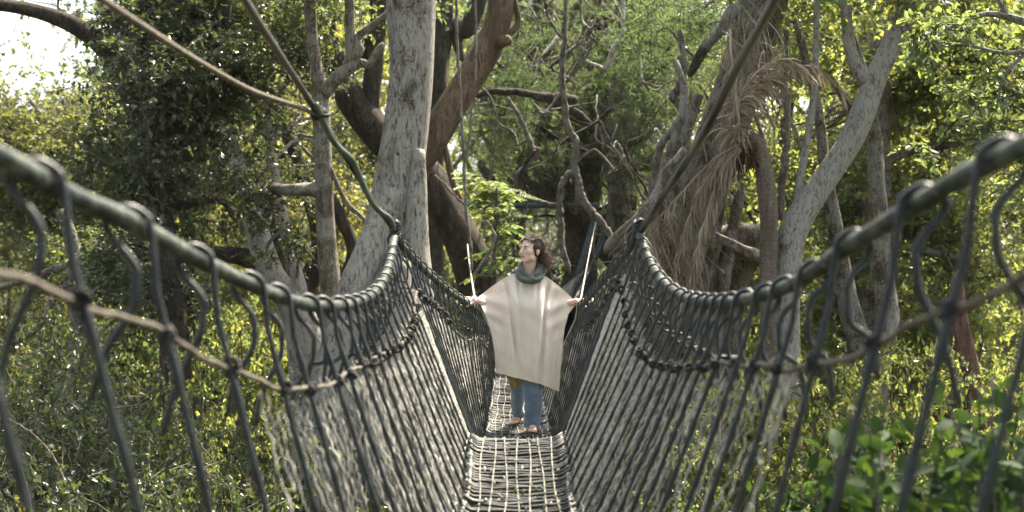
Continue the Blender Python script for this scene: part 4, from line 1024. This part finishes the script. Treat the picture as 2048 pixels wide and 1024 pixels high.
for _ in range(420):      # swept strands over the crown of the head
    s = gr.uniform(-1, 1); h0 = gr.uniform(.5, 1)
    a = H(s * .066, -.062 + .02 * abs(s) + gr.normal() * .008, .062 + .03 * (1 - abs(s)) + gr.normal() * .006); m1 = H(s * .078, .02, .09 + .045 * (1 - s * s) + gr.normal() * .006)
    m2 = H(s * .07, .10, .045 + gr.normal() * .012); b2 = H(.02 + s * .02, .135 + gr.normal() * .01, -.03 + gr.normal() * .02)
    q = spline(np.array([a, m1, m2, b2]), 6); q[1:-1] += gr.normal(size=(len(q) - 2, 3)) * .0022; tube(mb, q, gr.uniform(.0012, .0026), 3, cap=False)
for _ in range(420):      # frizz and flyaway curls
    g = unit(gr.normal(size=3)); g[1] = abs(g[1]) * .9 + .05; g[2] = g[2] * .8 + .15
    a = H(.0 + g[0] * .078, .035 + g[1] * .085, .03 + g[2] * .085)
    lock(a, unit(HR @ (g + np.array([0, .5, 0]))), gr.uniform(.025, .075), gr.uniform(.005, .014), .0010)
for _ in range(520):      # curly bun
    g = unit(gr.normal(size=3)); a = H(.032 + g[0] * .048, .122 + g[1] * .044, -.06 + g[2] * .052)
    lock(a, unit(HR @ g + np.array([.25, 0, -.25])), gr.uniform(.025, .075), gr.uniform(.007, .014), .0014)
for z0, L in ((.03, .10), (.0, .09), (-.02, .07), (.01, .11)):
    a = H(.078, -.012 + gr.normal() * .01, z0); lock(a, unit(HR @ np.array([.15, .05, -1.])), L, .008, .0015, 18)
mb.build('curl', M['hair'], hair)

# poncho: front and back sheets joined along the arms
top = np.array([(953, 597, .02), (966, 587, .10), (984, 573, .12), (1004, 559, .06), (1022, 549, .03), (1038, 546, .02), (1054, 546, .02), (1070, 546, .02), (1086, 550, .03), (1104, 561, .06), (1126, 579, .12), (1142, 594, .10), (1153, 607, .02)], float)
NU, NV = 180, 110
tp = spline(top, 15); tp = np.column_stack([np.interp(np.linspace(0, 1, NU), np.linspace(0, 1, len(tp)), tp[:, k]) for k in range(3)])
u = np.linspace(0, 1, NU)[:, None]; v = np.linspace(0, 1, NV)[None, :]
hemx = np.interp(u[:, 0], [0, .3, .7, 1], [993, 1028, 1083, 1117]); hemy = np.interp(u[:, 0], [0, .2, .45, .7, .9, 1], [744, 748, 755, 765, 776, 781])
mb = MB()
vv = v[0]
gF = {0: np.interp(vv, [0, .12, .3, .5, .75, 1], [0, .28, .58, .80, .95, 1]), 1: np.interp(vv, [0, .12, .3, .5, .75, 1], [0, .48, .72, .80, .92, 1])}
gB = {0: np.interp(vv, [0, .12, .3, .5, .75, 1], [0, .12, .46, .80, .95, 1]), 1: np.interp(vv, [0, .08, .2, .42, .6, 1], [0, -.02, .06, .55, .95, 1])}
edges = {}
for face, (sg, G) in (('front', (-1, gF)), ('back', (1, gB))):
    gx = G[0][None, :] * (1 - u) + G[1][None, :] * u
    x = tp[:, :1] * (1 - gx) + hemx[:, None] * gx
    y = tp[:, 1:2] * (1 - v) + (hemy[:, None] - (6 if sg > 0 else 0)) * v
    body_w = np.exp(-((u - .5) / .30) ** 4)
    bul = .165 * body_w * smooth01(-.06, .34, v) + .05 * (1 - body_w) * smooth01(0, .25, v)
    arm = 1 - np.exp(-((u - .5) / .23) ** 4)
    fold = smooth01(.04, .75, v) * (.012 * np.cos(2 * np.pi * (2.3 * u + .12 + .10 * v)) + .003 * np.cos(2 * np.pi * (7.3 * u + .55 - .2 * v)) + .002 * np.cos(2 * np.pi * (13 * u + .3 * v)))
    for cu, sl, am in ((.27, .10, .072), (.735, -.06, .075), (.20, .20, .03), (.82, -.15, .035), (.40, .04, .022), (.62, -.03, .02)):   # deep folds that fall from the shoulders
        d = (u - cu - sl * v) / (.020 + .022 * v); fold = fold - am * np.exp(-d * d) * smooth01(.0, .13, v) * (1 - .6 * smooth01(.35, 1, v)) * .8
    fold = fold + .012 * arm * np.cos(2 * np.pi * (5 * v + 3.2 * np.abs(u - .5) * 2)) * smooth01(0, .05, v) * (1 - smooth01(.3, .6, v))
    gp2 = np.random.default_rng(4)
    for _ in range(5): fold = fold + .0022 * np.cos(gp2.normal() * 24 * u + gp2.normal() * 20 * v + gp2.uniform(0, 6)) * smooth01(.05, .4, v)
    dY = tp[:, 2:3] * (1 - smooth01(0, .8, v)) + sg * (bul + .004) - fold * (1 if sg < 0 else .6) * (1)
    if sg > 0: dY = dY + .03 * smooth01(0, .2, v)
    Yv = YW + dY
    ref = YW                     # sizes stay those of the sheet's own plane
    V = np.stack([(x - 1024) / F * ref * np.ones_like(Yv), Yv, (512 - y) / F * ref * np.ones_like(Yv)], -1)
    i = np.arange(NU - 1)[:, None] * NV; j = np.arange(NV - 1)[None, :]
    a = i + j; q = np.stack([a, a + 1, a + NV + 1, a + NV], -1).reshape(-1, 4)
    if sg > 0: q = q[:, ::-1]
    mb.add(V.reshape(-1, 3), q)
    edges[face] = V
poncho = mb.build('poncho', M['poncho'], person)
mb = MB()
for face in ('front', 'back'):
    V = edges[face]; loop = np.vstack([V[0], V[1:, -1], V[-1][::-1][1:]]); tube(mb, loop, .0052, 6)
mb.build('hem_trim', M['trim'], poncho)

# cowl of dark green knit: two slack rolls
mb = MB()
def roll(pts, r, fl=.8, n=10, seed=0):
    pts = pts[4:] + pts[:4]; p = np.array([B(*q) for q in pts]); p = np.vstack([p, p[:1]]); s = spline(p, n); g = np.random.default_rng(seed); a = np.linspace(0, 6.283, len(s))
    tube(mb, s, r * (1 + .12 * np.sin(a * 3 + seed) + .08 * np.sin(a * 7 + 2 * seed)), 18, 0, .06, seed, cap=False)
roll([(1056, 562, -.135), (1040, 555, -.10), (1034, 541, -.02), (1039, 528, .07), (1056, 522, .12), (1075, 524, .10), (1085, 536, .03), (1078, 553, -.08)], .030, seed=1)
roll([(1060, 555, -.115), (1046, 546, -.09), (1041, 533, -.02), (1046, 524, .06), (1060, 519, .09), (1074, 523, .06), (1080, 536, .0), (1073, 548, -.07)], .023, seed=2)
roll([(1062, 562, -.12), (1044, 556, -.10), (1037, 546, -.01), (1042, 537, .08), (1058, 534, .13), (1078, 536, .11), (1088, 545, .03), (1080, 558, -.07)], .027, seed=5)
cw = mb.build('cowl', M['cowl'], person); voxel(cw, .007, 2)

# jeans
mb = MB()
def trouser(a, pts, rad, seed):
    s = spline(np.array([a] + pts), 12); L = np.linspace(0, 1, len(s)); r = np.interp(L, np.linspace(0, 1, len(rad)), rad)
    k = 26; d, U, W = frames(s); an = np.linspace(0, 2 * np.pi, k, endpoint=False); g = np.random.default_rng(seed); fo = 0
    for _ in range(7):
        fo = fo + .035 * np.sin(g.integers(1, 4) * an[None, :] + L[:, None] * g.uniform(-26, 26) + g.uniform(0, 6.3))
    fo = fo + .05 * np.exp(-((L[:, None] - .93) / .05) ** 2) * np.sin(3 * an[None, :] + 40 * L[:, None])
    rr = r[:, None] * (1 + fo * np.interp(L, [0, .3, 1], [.3, .8, 1.1])[:, None])
    v_ = s[:, None] + rr[..., None] * (np.cos(an)[None, :, None] * U[:, None] + np.sin(an)[None, :, None] * W[:, None])
    i = np.arange(len(s) - 1)[:, None]; j = np.arange(k)[None]; q = np.stack([i * k + j, i * k + (j + 1) % k, (i + 1) * k + (j + 1) % k, (i + 1) * k + j], -1).reshape(-1, 4)
    mb.add(v_.reshape(-1, 3), q)
trouser(B(1062, 680, .03), [B(1066, 730, .01), legF[1], B(1066, 822, .035), np.array([B(1064.5, 0)[0], YW + .055, fA + .055])], [.10, .088, .078, .070, .066], 3)
trouser(B(1040, 680, .03), [B(1036, 730, .07), legB[1], P(1035, 806, 11.36), P(1037, 829, 11.54)], [.10, .080, .062, .055, .052], 8)
ellipsoid(mb, B(1051, 690, .04), (.172, .125, .13))
mb.build('jeans', M['denim'], person)
mb = MB(); g3 = np.linspace(0, 1, 14); A = np.array([B(1014, 752, -.09), B(1046, 758, -.10)]); Bt = np.array([B(1022, 779, -.085), B(1045, 768, -.10)])
V = np.array([[(A[0] * (1 - s) + A[1] * s) * (1 - t) + (Bt[0] * (1 - s) + Bt[1] * s) * t + [0, .008 * math.sin(s * 12), 0] for t in g3] for s in g3]).reshape(-1, 3)
i = np.arange(13)[:, None] * 14; j = np.arange(13)[None]; q = np.stack([i + j, i + j + 1, i + j + 15, i + j + 14], -1).reshape(-1, 4)
mb.add(V, q); mb.add(V + [0, .012, 0], q[:, ::-1]); mb.build('shirt_tail', M['tan_cloth'], person)

# sandals and bracelet
def sandal(heel, ball, toe, RM):
    sd, ax, up = RM[:, 0], RM[:, 1], RM[:, 2]; mb = MB()
    path = [heel - ax * .035, heel, (heel + ball) / 2, ball, toe + unit(toe - ball) * .015]; wid = [.020, .033, .034, .044, .028]
    s = spline(np.column_stack([np.array(path), wid]), 6); c = s[:, :3] - up * .010; w = s[:, 3]
    L, Rr = c - sd * w[:, None], c + sd * w[:, None]; th = up * .017; V = np.stack([L, Rr, Rr - th, L - th], 1).reshape(-1, 3); n = len(s)
    i = np.arange(n - 1)[:, None] * 4; j = np.arange(4)[None]; q = np.stack([i + j, i + (j + 1) % 4, i + 4 + (j + 1) % 4, i + 4 + j], -1).reshape(-1, 4)
    mb.add(V, np.vstack([q, [[0, 1, 2, 3], [4 * n - 1, 4 * n - 2, 4 * n - 3, 4 * n - 4]]])); o = mb.build('sandal', M['sandal'], person, smooth=False)
    mb = MB(); t = np.linspace(0, np.pi, 13); b0 = ball - ax * .005
    for off in (0., .013, -.040): tube(mb, np.array([b0 + ax * off + sd * math.cos(a) * .046 + up * (math.sin(a) * .034 - .006) for a in t]), .0065, 6, flat=.6)
    tube(mb, np.array([b0 + up * .030, b0 + ax * .045 + up * .016]), .004, 5)
    mb.build('strap', M['sandal'], o)
sandal(heelF - RF[:, 2] * .0, ballF, toeF, RF); sandal(heelB, ballB, toeB, RB)
mb = MB(); c = arms[-1][2] + np.array([-.006, -.004, 0]); a = np.linspace(0, 6.283, 24)
for o_ in (0, -.012, -.022): tube(mb, c + np.column_stack([np.full(24, o_) + .004 * np.sin(a), np.cos(a) * .033, np.sin(a) * .033]), .0055, 7, cap=False)
mb.build('bracelet', M['bracelet'], person)
# ------------------------------------------------------------------ trees and shrubs of the wood behind, a few kinds, many copies
def proto_tree(kind, seed, leaf, bk, H=13., R0=3.0, n=230, ls=.11, lk='ovate', low=.30, gap=.3, crad=.75):
    rng = np.random.default_rng(seed)
    e = empty(kind, (0, 0, 0))
    mb = MB(); lean = rng.normal(size=2) * .5
    pts = [np.array([0, 0, -.5]), np.array([.1, 0, H * .2]), np.array([lean[0] * .5, lean[1] * .5, H * .45]), np.array([lean[0], lean[1], H * .7]), np.array([lean[0] * 1.3, lean[1], H * .93])]
    s = spline(np.array(pts), 7); r = np.interp(s[:, 2], [0, H * .5, H], [.24, .15, .03]) * H / 13
    tube(mb, s, r, 10, 0, .08, seed)
    cb = MB()
    C = []
    for k in range(7):
        a = k * 2.4 + rng.normal() * .3; z = H * (low + (1 - low) * (k + .5) / 7); rr = R0 * math.sin(math.pi * min(.96, (z / H - low * .6) / (1.05 - low * .6))) * .62
        c = np.array([math.cos(a) * rr, math.sin(a) * rr, z]) + np.append(lean * z / H, 0)
        q = R0 * rng.uniform(.42, .62)
        C.append(clumps(rng, c, (q * 1.25, q * 1.25, q * .75), n // 7, gap))
        i = int(np.argmin(np.abs(s[:, 2] - (z - .18 * H)))); branch_to(mb, rng, s[i], r[i] * .6, c, 0, .05, 6)
        for b in C[-1][:4]: branch_to(mb, rng, c, .04, b, 0, .05, 4)
    C = np.concatenate(C)
    foliage(cb, rng, C, crad, ls, 5, 9 if lk != 'needle' else 15, lk)
    mb.build('trunk', bk, e); cb.build('crown', [leaf, M['twig']], e, smooth=False)
    return e
def proto_shrub(kind, seed, leaf, n=130, r=(1.3, 1.3, 1.5), ls=.055, lk='ovate', gap=.0, crad=.40):
    rng = np.random.default_rng(seed); e = empty(kind, (0, 0, 0)); mb = MB(); cb = MB()
    C = clumps(rng, (0, 0, r[2] * 1.05), r, n, gap); C[:, 2] = np.abs(C[:, 2])
    foliage(cb, rng, C, crad, ls, 5, 12, lk)
    for b in C[rng.choice(len(C), 16, False)]:
        branch_to(mb, rng, np.array([rng.normal() * .12, rng.normal() * .12, -.2]), .028, b, 0, .05, 5)
    mb.build('stem', M['twig'], e); cb.build('foliage', [leaf, M['twig']], e, smooth=False)
    return e

PT = {
 'broad': proto_tree('broadleaf_tree', 101, M['leaf_mid'], M['bark_brown']),
 'lit': proto_tree('broadleaf_tree', 102, M['leaf_lit'], M['bark_brown'], gap=.5),
 'yellow': proto_tree('yellow_leaved_tree', 103, M['leaf_yellow'], M['bark_brown'], H=10, R0=2.8, n=190, gap=.6),
 'needle': proto_tree('conifer_tree', 104, M['leaf_needle'], M['bark_dark'], n=170, ls=.14, lk='needle', gap=.2, low=.22),
 'olive': proto_tree('olive_green_tree', 105, M['leaf_olive'], M['bark_brown'], gap=.4),
 'sdark': proto_shrub('shrub', 111, M['leaf_dark']),  # dark leaf colour stands in for shade in the undergrowth
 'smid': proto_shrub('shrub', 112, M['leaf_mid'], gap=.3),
 'slit': proto_shrub('shrub', 113, M['leaf_lit'], gap=.4, ls=.068),  # brighter, yellower leaf colour stands in for sunlit clusters
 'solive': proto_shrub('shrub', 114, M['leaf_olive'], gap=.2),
}
LAB = {
 'broad': ('mid-green broadleaf tree in the ranks of the wood beyond the bridge', 'tree', 'mid-green broadleaf trees beyond the bridge'),
 'lit': ('bright yellow-green sunlit broadleaf tree in the wood beyond the bridge', 'tree', 'sunlit broadleaf trees beyond the bridge'),
 'yellow': ('small tree with glowing yellow leaves seen between the far trunks', 'tree', 'yellow-leaved trees between the far trunks'),
 'needle': ('feathery dark conifer standing in the wood behind the steel crossbar', 'tree', 'feathery conifers behind the crossbar'),
 'olive': ('olive-green tree on the far slope under the pale sky', 'tree', 'olive-green trees on the far slope'),
 'sdark': ('dark-leaved shrub in the shaded undergrowth below the bridge', 'shrub', 'dark shrubs below the bridge'),
 'smid': ('mid-green shrub in the undergrowth below the bridge', 'shrub', 'mid-green shrubs below the bridge'),
 'slit': ('sunlit yellow-green shrub in the undergrowth below the bridge', 'shrub', 'sunlit shrubs below the bridge'),
 'solive': ('olive-leaved shrub in the undergrowth below the bridge', 'shrub', 'olive shrubs below the bridge'),
}
used = set(); gs = np.random.default_rng(77)
def place(kind, x, y, s, top=None):
    z = float(ground(x, y))
    if top is not None:
        h = {'yellow': 10.}.get(kind, 13.); s = max(.3, min(s, (top - z) / h * .84))
    o = PT[kind] if kind not in used else copy_tree(PT[kind]); used.add(kind)
    o.location = (x, y, z - .1); o.scale = (s * gs.uniform(.9, 1.1), s * gs.uniform(.9, 1.1), s * gs.uniform(.92, 1.08)); o.rotation_euler = (gs.normal() * .04, gs.normal() * .04, gs.uniform(0, 6.28))
    l, c, g = LAB[kind]; tag(o, l, c, g)
    return o
# (photo column, distance, kind, scale[, row that the top stays below])
rows = [
 (-60, 33, 'olive', 1.0, 150), (90, 36, 'olive', 1.0, 120), (200, 40, 'olive', 1.0, 95), (-180, 38, 'olive', 1.1, 170), (20, 47, 'broad', 1.2, 135), (150, 52, 'olive', 1.3, 130),
 (330, 31, 'broad', 1.05), (430, 36, 'broad', 1.1), (540, 30, 'yellow', .95), (700, 28, 'yellow', 1.0), (620, 34, 'yellow', 1.15), (760, 38, 'lit', 1.2), (480, 44, 'lit', 1.3), (640, 46, 'broad', 1.4), (330, 48, 'broad', 1.3),
 (880, 33, 'lit', 1.05), (960, 38, 'needle', 1.2), (1060, 34, 'needle', 1.15), (1140, 41, 'lit', 1.2), (1220, 36, 'needle', 1.2), (1320, 33, 'needle', 1.05), (1400, 41, 'lit', 1.25), (1010, 48, 'broad', 1.4), (1290, 49, 'broad', 1.4),
 (1480, 30, 'lit', 1.0), (1580, 27, 'lit', .95), (1680, 33, 'broad', 1.1), (1780, 28, 'lit', 1.0), (1900, 30, 'lit', 1.0), (2010, 27, 'lit', 1.0), (1640, 44, 'lit', 1.3), (1830, 42, 'broad', 1.25), (1980, 44, 'lit', 1.3), (2130, 33, 'lit', 1.1),
 (1500, 56, 'broad', 1.6), (1760, 58, 'lit', 1.6), (820, 56, 'broad', 1.6), (600, 58, 'broad', 1.6), (400, 60, 'broad', 1.5), (1160, 60, 'broad', 1.7), (980, 66, 'lit', 1.8), (1950, 60, 'broad', 1.6), (250, 62, 'olive', 1.4, 90), (40, 64, 'olive', 1.4, 150), (-120, 60, 'broad', 1.4, 160),
 (2260, 40, 'broad', 1.2), (2180, 55, 'broad', 1.4), (-280, 48, 'broad', 1.3, 170),
]
for r in rows:
    px, y, kind, s = r[:4]; x = (px - 1024) / F * y
    place(kind, x, y, s, None if len(r) < 5 else (512 - r[4]) / F * y)
# undergrowth: (photo column, row of its top, distance, kind, scale)
def shrub_at(px, py, y, kind, s):
    x = (px - 1024) / F * y; top = (512 - py) / F * y; z = float(ground(x, y))
    H = max(1.2, top - z); o = place(kind, x, y, s)
    zs = H / 3.1
    o.scale = (s, s, min(zs, s * 1.5)); o.location = (x, y, top - 3.1 * o.scale[2])
    return o
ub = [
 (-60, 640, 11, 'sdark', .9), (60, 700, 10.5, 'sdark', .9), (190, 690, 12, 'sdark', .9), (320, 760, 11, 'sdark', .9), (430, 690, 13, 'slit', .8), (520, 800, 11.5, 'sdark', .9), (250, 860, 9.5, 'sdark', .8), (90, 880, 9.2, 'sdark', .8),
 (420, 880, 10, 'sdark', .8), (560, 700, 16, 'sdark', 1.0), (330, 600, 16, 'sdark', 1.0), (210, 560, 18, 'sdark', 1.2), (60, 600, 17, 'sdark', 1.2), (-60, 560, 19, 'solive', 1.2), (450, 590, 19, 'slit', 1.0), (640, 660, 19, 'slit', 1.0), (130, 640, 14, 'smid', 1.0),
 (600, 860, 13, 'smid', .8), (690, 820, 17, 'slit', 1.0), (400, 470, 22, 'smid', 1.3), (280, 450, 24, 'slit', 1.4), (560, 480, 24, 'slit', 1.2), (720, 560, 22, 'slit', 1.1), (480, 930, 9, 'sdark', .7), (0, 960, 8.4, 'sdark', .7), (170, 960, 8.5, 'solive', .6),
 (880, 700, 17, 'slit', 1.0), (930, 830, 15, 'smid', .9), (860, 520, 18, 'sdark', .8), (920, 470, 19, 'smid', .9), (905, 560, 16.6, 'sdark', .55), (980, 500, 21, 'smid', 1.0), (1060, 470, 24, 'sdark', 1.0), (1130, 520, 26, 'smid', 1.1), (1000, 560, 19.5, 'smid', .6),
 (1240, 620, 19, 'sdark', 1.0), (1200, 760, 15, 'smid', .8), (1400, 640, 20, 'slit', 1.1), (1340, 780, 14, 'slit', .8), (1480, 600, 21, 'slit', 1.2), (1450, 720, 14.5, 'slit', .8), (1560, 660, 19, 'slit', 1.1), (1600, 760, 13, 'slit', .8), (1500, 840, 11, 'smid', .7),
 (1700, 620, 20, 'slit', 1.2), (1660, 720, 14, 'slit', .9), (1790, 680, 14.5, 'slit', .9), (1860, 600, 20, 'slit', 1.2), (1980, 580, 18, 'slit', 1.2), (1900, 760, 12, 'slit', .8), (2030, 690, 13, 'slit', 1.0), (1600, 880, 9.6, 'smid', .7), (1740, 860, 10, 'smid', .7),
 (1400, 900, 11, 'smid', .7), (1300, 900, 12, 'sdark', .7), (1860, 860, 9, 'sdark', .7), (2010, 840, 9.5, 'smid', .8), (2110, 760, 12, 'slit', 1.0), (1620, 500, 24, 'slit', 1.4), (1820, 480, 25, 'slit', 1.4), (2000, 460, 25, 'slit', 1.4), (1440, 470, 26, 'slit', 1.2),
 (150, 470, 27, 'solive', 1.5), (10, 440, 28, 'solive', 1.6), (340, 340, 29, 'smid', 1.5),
]
for a in ub: shrub_at(*a)

# far wood that reads as one mass
gw = np.random.default_rng(55)
mb = MB(); C = []
while len(C) < 2300:
    x = gw.uniform(-48, 48); y = gw.uniform(72, 90); px = 1024 + x / y * F
    top = (512 - (40 + (130 if px < 170 else 0) + 60 * math.sin(px * .011) + 30 * math.sin(px * .043))) / F * y
    z = gw.uniform(-4, top)
    C.append((x, y, z))
foliage(mb, gw, np.array(C), 1.9, .30, 5, 6, 'ovate', twig_mi=None)
o = mb.build('far_wood', M['leaf_mid'], None, smooth=False); o['kind'] = 'stuff'
# low plants on the ground
mb = MB(); n = 2600; x = gw.uniform(-26, 26, n); y = gw.uniform(10, 62, n)
foliage(mb, gw, np.column_stack([x, y, ground(x, y) + .1]), .55, .14, 4, 6, 'ovate', twig_mi=None, up=1.2)
o = mb.build('ground_cover', M['leaf_mid'], None, smooth=False); o['kind'] = 'stuff'

# young tree with light feathery leaves just behind the woman
def pinnate(px, py, Y, gpx, n=34):
    g = np.random.default_rng(91); b = P(px, py, Y); z0 = float(ground(b[0], Y))
    e = empty('feathery_sapling', (b[0] - .1, Y, z0)); tag(e, 'light green sapling with feathery compound leaves, rising behind the woman under the crossbar', 'sapling')
    mb = MB(); cb = MB()
    s = spline(np.array([[b[0] - .1, Y, z0], [b[0] - .05, Y, b[2] - 1.6], [b[0], Y, b[2]]]), 8); tube(mb, s, np.linspace(.045, .012, len(s)), 7)
    for k in range(n):
        t = g.uniform(.0, 1); a = np.array([b[0] - .03, Y, b[2] - 1.1 * t * t]); az = g.uniform(0, 6.28); L = g.uniform(.30, .52)
        d = np.array([math.cos(az), math.sin(az), g.uniform(.1, .7)]); pts = np.array([a, a + d * L * .5, a + d * L + np.array([0, 0, -.16])])
        q = spline(pts, 8); tube(mb, q, np.linspace(.006, .002, len(q)), 4)
        m = 22; tt = np.repeat(np.linspace(.2, 1, m // 2), 2); i = np.minimum((tt * (len(q) - 1)).astype(int), len(q) - 2)
        dd = unit(q[i + 1] - q[i]); sd = unit(np.cross(dd, [0, 0, 1])) * np.tile([1, -1], m // 2)[:, None]
        put_leaves(cb, q[i], dd * .5 + sd + np.array([0, 0, -.15]), np.array([0, 0, 1.]) + g.normal(size=(m, 3)) * .25, np.full(m, .12) * (1.1 - .4 * tt), 'lance')
    mb.build('stem', M['twig'], e); cb.build('foliage', [M['leaf_pinnate']], e, smooth=False)
pinnate(995, 375, 15.0, 0)

# glossy shrub close to the bridge, out of focus
def fg_shrub(label, stems, seed, ls, per=16):
    g = np.random.default_rng(seed); w = [[P(*q) for q in s] for s in stems]
    e = empty('glossy_shrub', w[0][0]); tag(e, label, 'shrub'); mb = MB(); cb = MB()
    root = np.mean([s[0] for s in w], 0) + [0, 0, -.8]
    for s in w:
        q = spline(np.array([root] + s), 10); tube(mb, q, np.linspace(.012, .004, len(q)), 6)
        t = g.uniform(.42, 1, per); i = np.minimum((t * (len(q) - 1)).astype(int), len(q) - 2); dd = unit(q[i + 1] - q[i])
        put_leaves(cb, q[i] + g.normal(size=(per, 3)) * .03, dd * .5 + g.normal(size=(per, 3)) * .8, np.array([0, -.2, .8]) + g.normal(size=(per, 3)) * .7, g.uniform(.45, 1.2, per) * ls, 'big')
    mb.build('stem', M['twig'], e); cb.build('foliage', [M['leaf_gloss']], e)
gf = np.random.default_rng(6)
st = []
for k in range(64):
    x = gf.uniform(1650, 2140); Y = gf.uniform(4.2, 6.8); top = 740 + abs(1960 - x) * .22 + gf.uniform(0, 190)
    st.append([(x + gf.normal() * 60, 1350, Y), (x + gf.normal() * 40, (top + 1350) / 2, Y + gf.normal() * .1), (x, top, Y)])
fg_shrub('glossy large-leaved shrub close to the right side of the bridge', st, 61, .11, 30)
st = []
for k in range(14):
    x = gf.uniform(1500, 1720); Y = gf.uniform(6.0, 7.6); top = 890 + gf.uniform(0, 120)
    st.append([(x + gf.normal() * 40, 1300, Y), (x + gf.normal() * 30, (top + 1300) / 2, Y), (x, top, Y)])
fg_shrub('lower glossy shrub beneath the right net, beside the larger-leaved one', st, 62, .10, 20)
sp = empty('leafy_sprig', P(1730, -90, 2.3)); tag(sp, 'single blurred green leaf sprig dipping in from the top edge', 'sprig')
mb = MB(); s = spline(np.array([P(1860, -140, 2.3), P(1760, -70, 2.3), P(1700, -25, 2.3)]), 6); tube(mb, s, .0022, 6); mb.build('stem', M['twig'], sp)
mb = MB(); put_leaves(mb, np.array([P(1745, -30, 2.3), P(1790, -75, 2.3), P(2010, -60, 2.3)]), np.array([[-.9, .1, -.25], [-.3, -.1, -.8], [-.6, 0, -.5]]), np.array([[.2, -.6, .5], [.1, -1, .3], [.3, -.7, .6]]), np.array([.105, .07, .06]), 'big')
mb.build('leaf', [M['leaf_gloss']], sp)

# ------------------------------------------------------------------ light, air, camera
EL, AZ = R(56), R(32)          # sun height, and its bearing to the right of the line of sight
wd = bpy.data.worlds.new('World'); SC.world = wd; wd.use_nodes = True
nt = wd.node_tree; bg = nt.nodes['Background']
sky = nt.nodes.new('ShaderNodeTexSky'); sky.sky_type = 'NISHITA'; sky.sun_disc = False
sky.sun_elevation = EL; sky.sun_rotation = AZ; sky.air_density = 1.0; sky.dust_density = 5.0; sky.ozone_density = 1.0
hs = nt.nodes.new('ShaderNodeHueSaturation'); hs.inputs['Saturation'].default_value = .5
nt.links.new(sky.outputs[0], hs.inputs['Color']); nt.links.new(hs.outputs[0], bg.inputs['Color']); bg.inputs['Strength'].default_value = .128
sl = bpy.data.lights.new('sun', 'SUN'); sl.energy = 5.0; sl.angle = R(.55); sl.color = (1, .89, .70)
so = bpy.data.objects.new('sun', sl); COL.objects.link(so)
sd = Vector((math.sin(AZ) * math.cos(EL), math.cos(AZ) * math.cos(EL), math.sin(EL)))
so.rotation_euler = (-sd).to_track_quat('-Z', 'Y').to_euler()
cam = bpy.data.cameras.new('camera'); co = bpy.data.objects.new('camera', cam); COL.objects.link(co)
co.location = (0, 0, 0); co.rotation_euler = (R(90), 0, 0)
cam.sensor_width = 36; cam.lens = F / 2048 * 36; cam.clip_start = .05; cam.clip_end = 600
cam.dof.use_dof = True; cam.dof.focus_distance = 10.9; cam.dof.aperture_fstop = 2.0
SC.camera = co
SC.view_settings.view_transform = 'Standard'; SC.view_settings.look = 'None'; SC.view_settings.gamma = 1.0
SC.view_settings.exposure = EXPOSURE
if HAZE:
    hz = MB()
    v = np.array([[x, y, z] for x in (-160, 160) for y in (-40, 240) for z in (-14, 32)], float)
    hz.add(v, [[0, 1, 3, 2], [4, 6, 7, 5], [0, 4, 5, 1], [2, 3, 7, 6], [0, 2, 6, 4], [1, 5, 7, 3]])
    hm = bpy.data.materials.new('haze_air'); hm.use_nodes = True; hn = hm.node_tree; hn.nodes.remove(hn.nodes['Principled BSDF'])
    pv = hn.nodes.new('ShaderNodeVolumePrincipled'); pv.inputs['Color'].default_value = (.93, .95, .90, 1); pv.inputs['Density'].default_value = HAZE; pv.inputs['Anisotropy'].default_value = .3
    hn.links.new(pv.outputs[0], hn.nodes['Material Output'].inputs['Volume'])
    ho = hz.build('haze', hm, None, smooth=False); ho['kind'] = 'stuff'
SC.render.engine = 'CYCLES'
cy = SC.cycles; cy.max_bounces = 6; cy.diffuse_bounces = 4; cy.glossy_bounces = 2; cy.transmission_bounces = 4; cy.transparent_max_bounces = 4
cy.use_denoising = True; cy.caustics_reflective = False; cy.caustics_refractive = False; cy.sample_clamp_indirect = 6.0
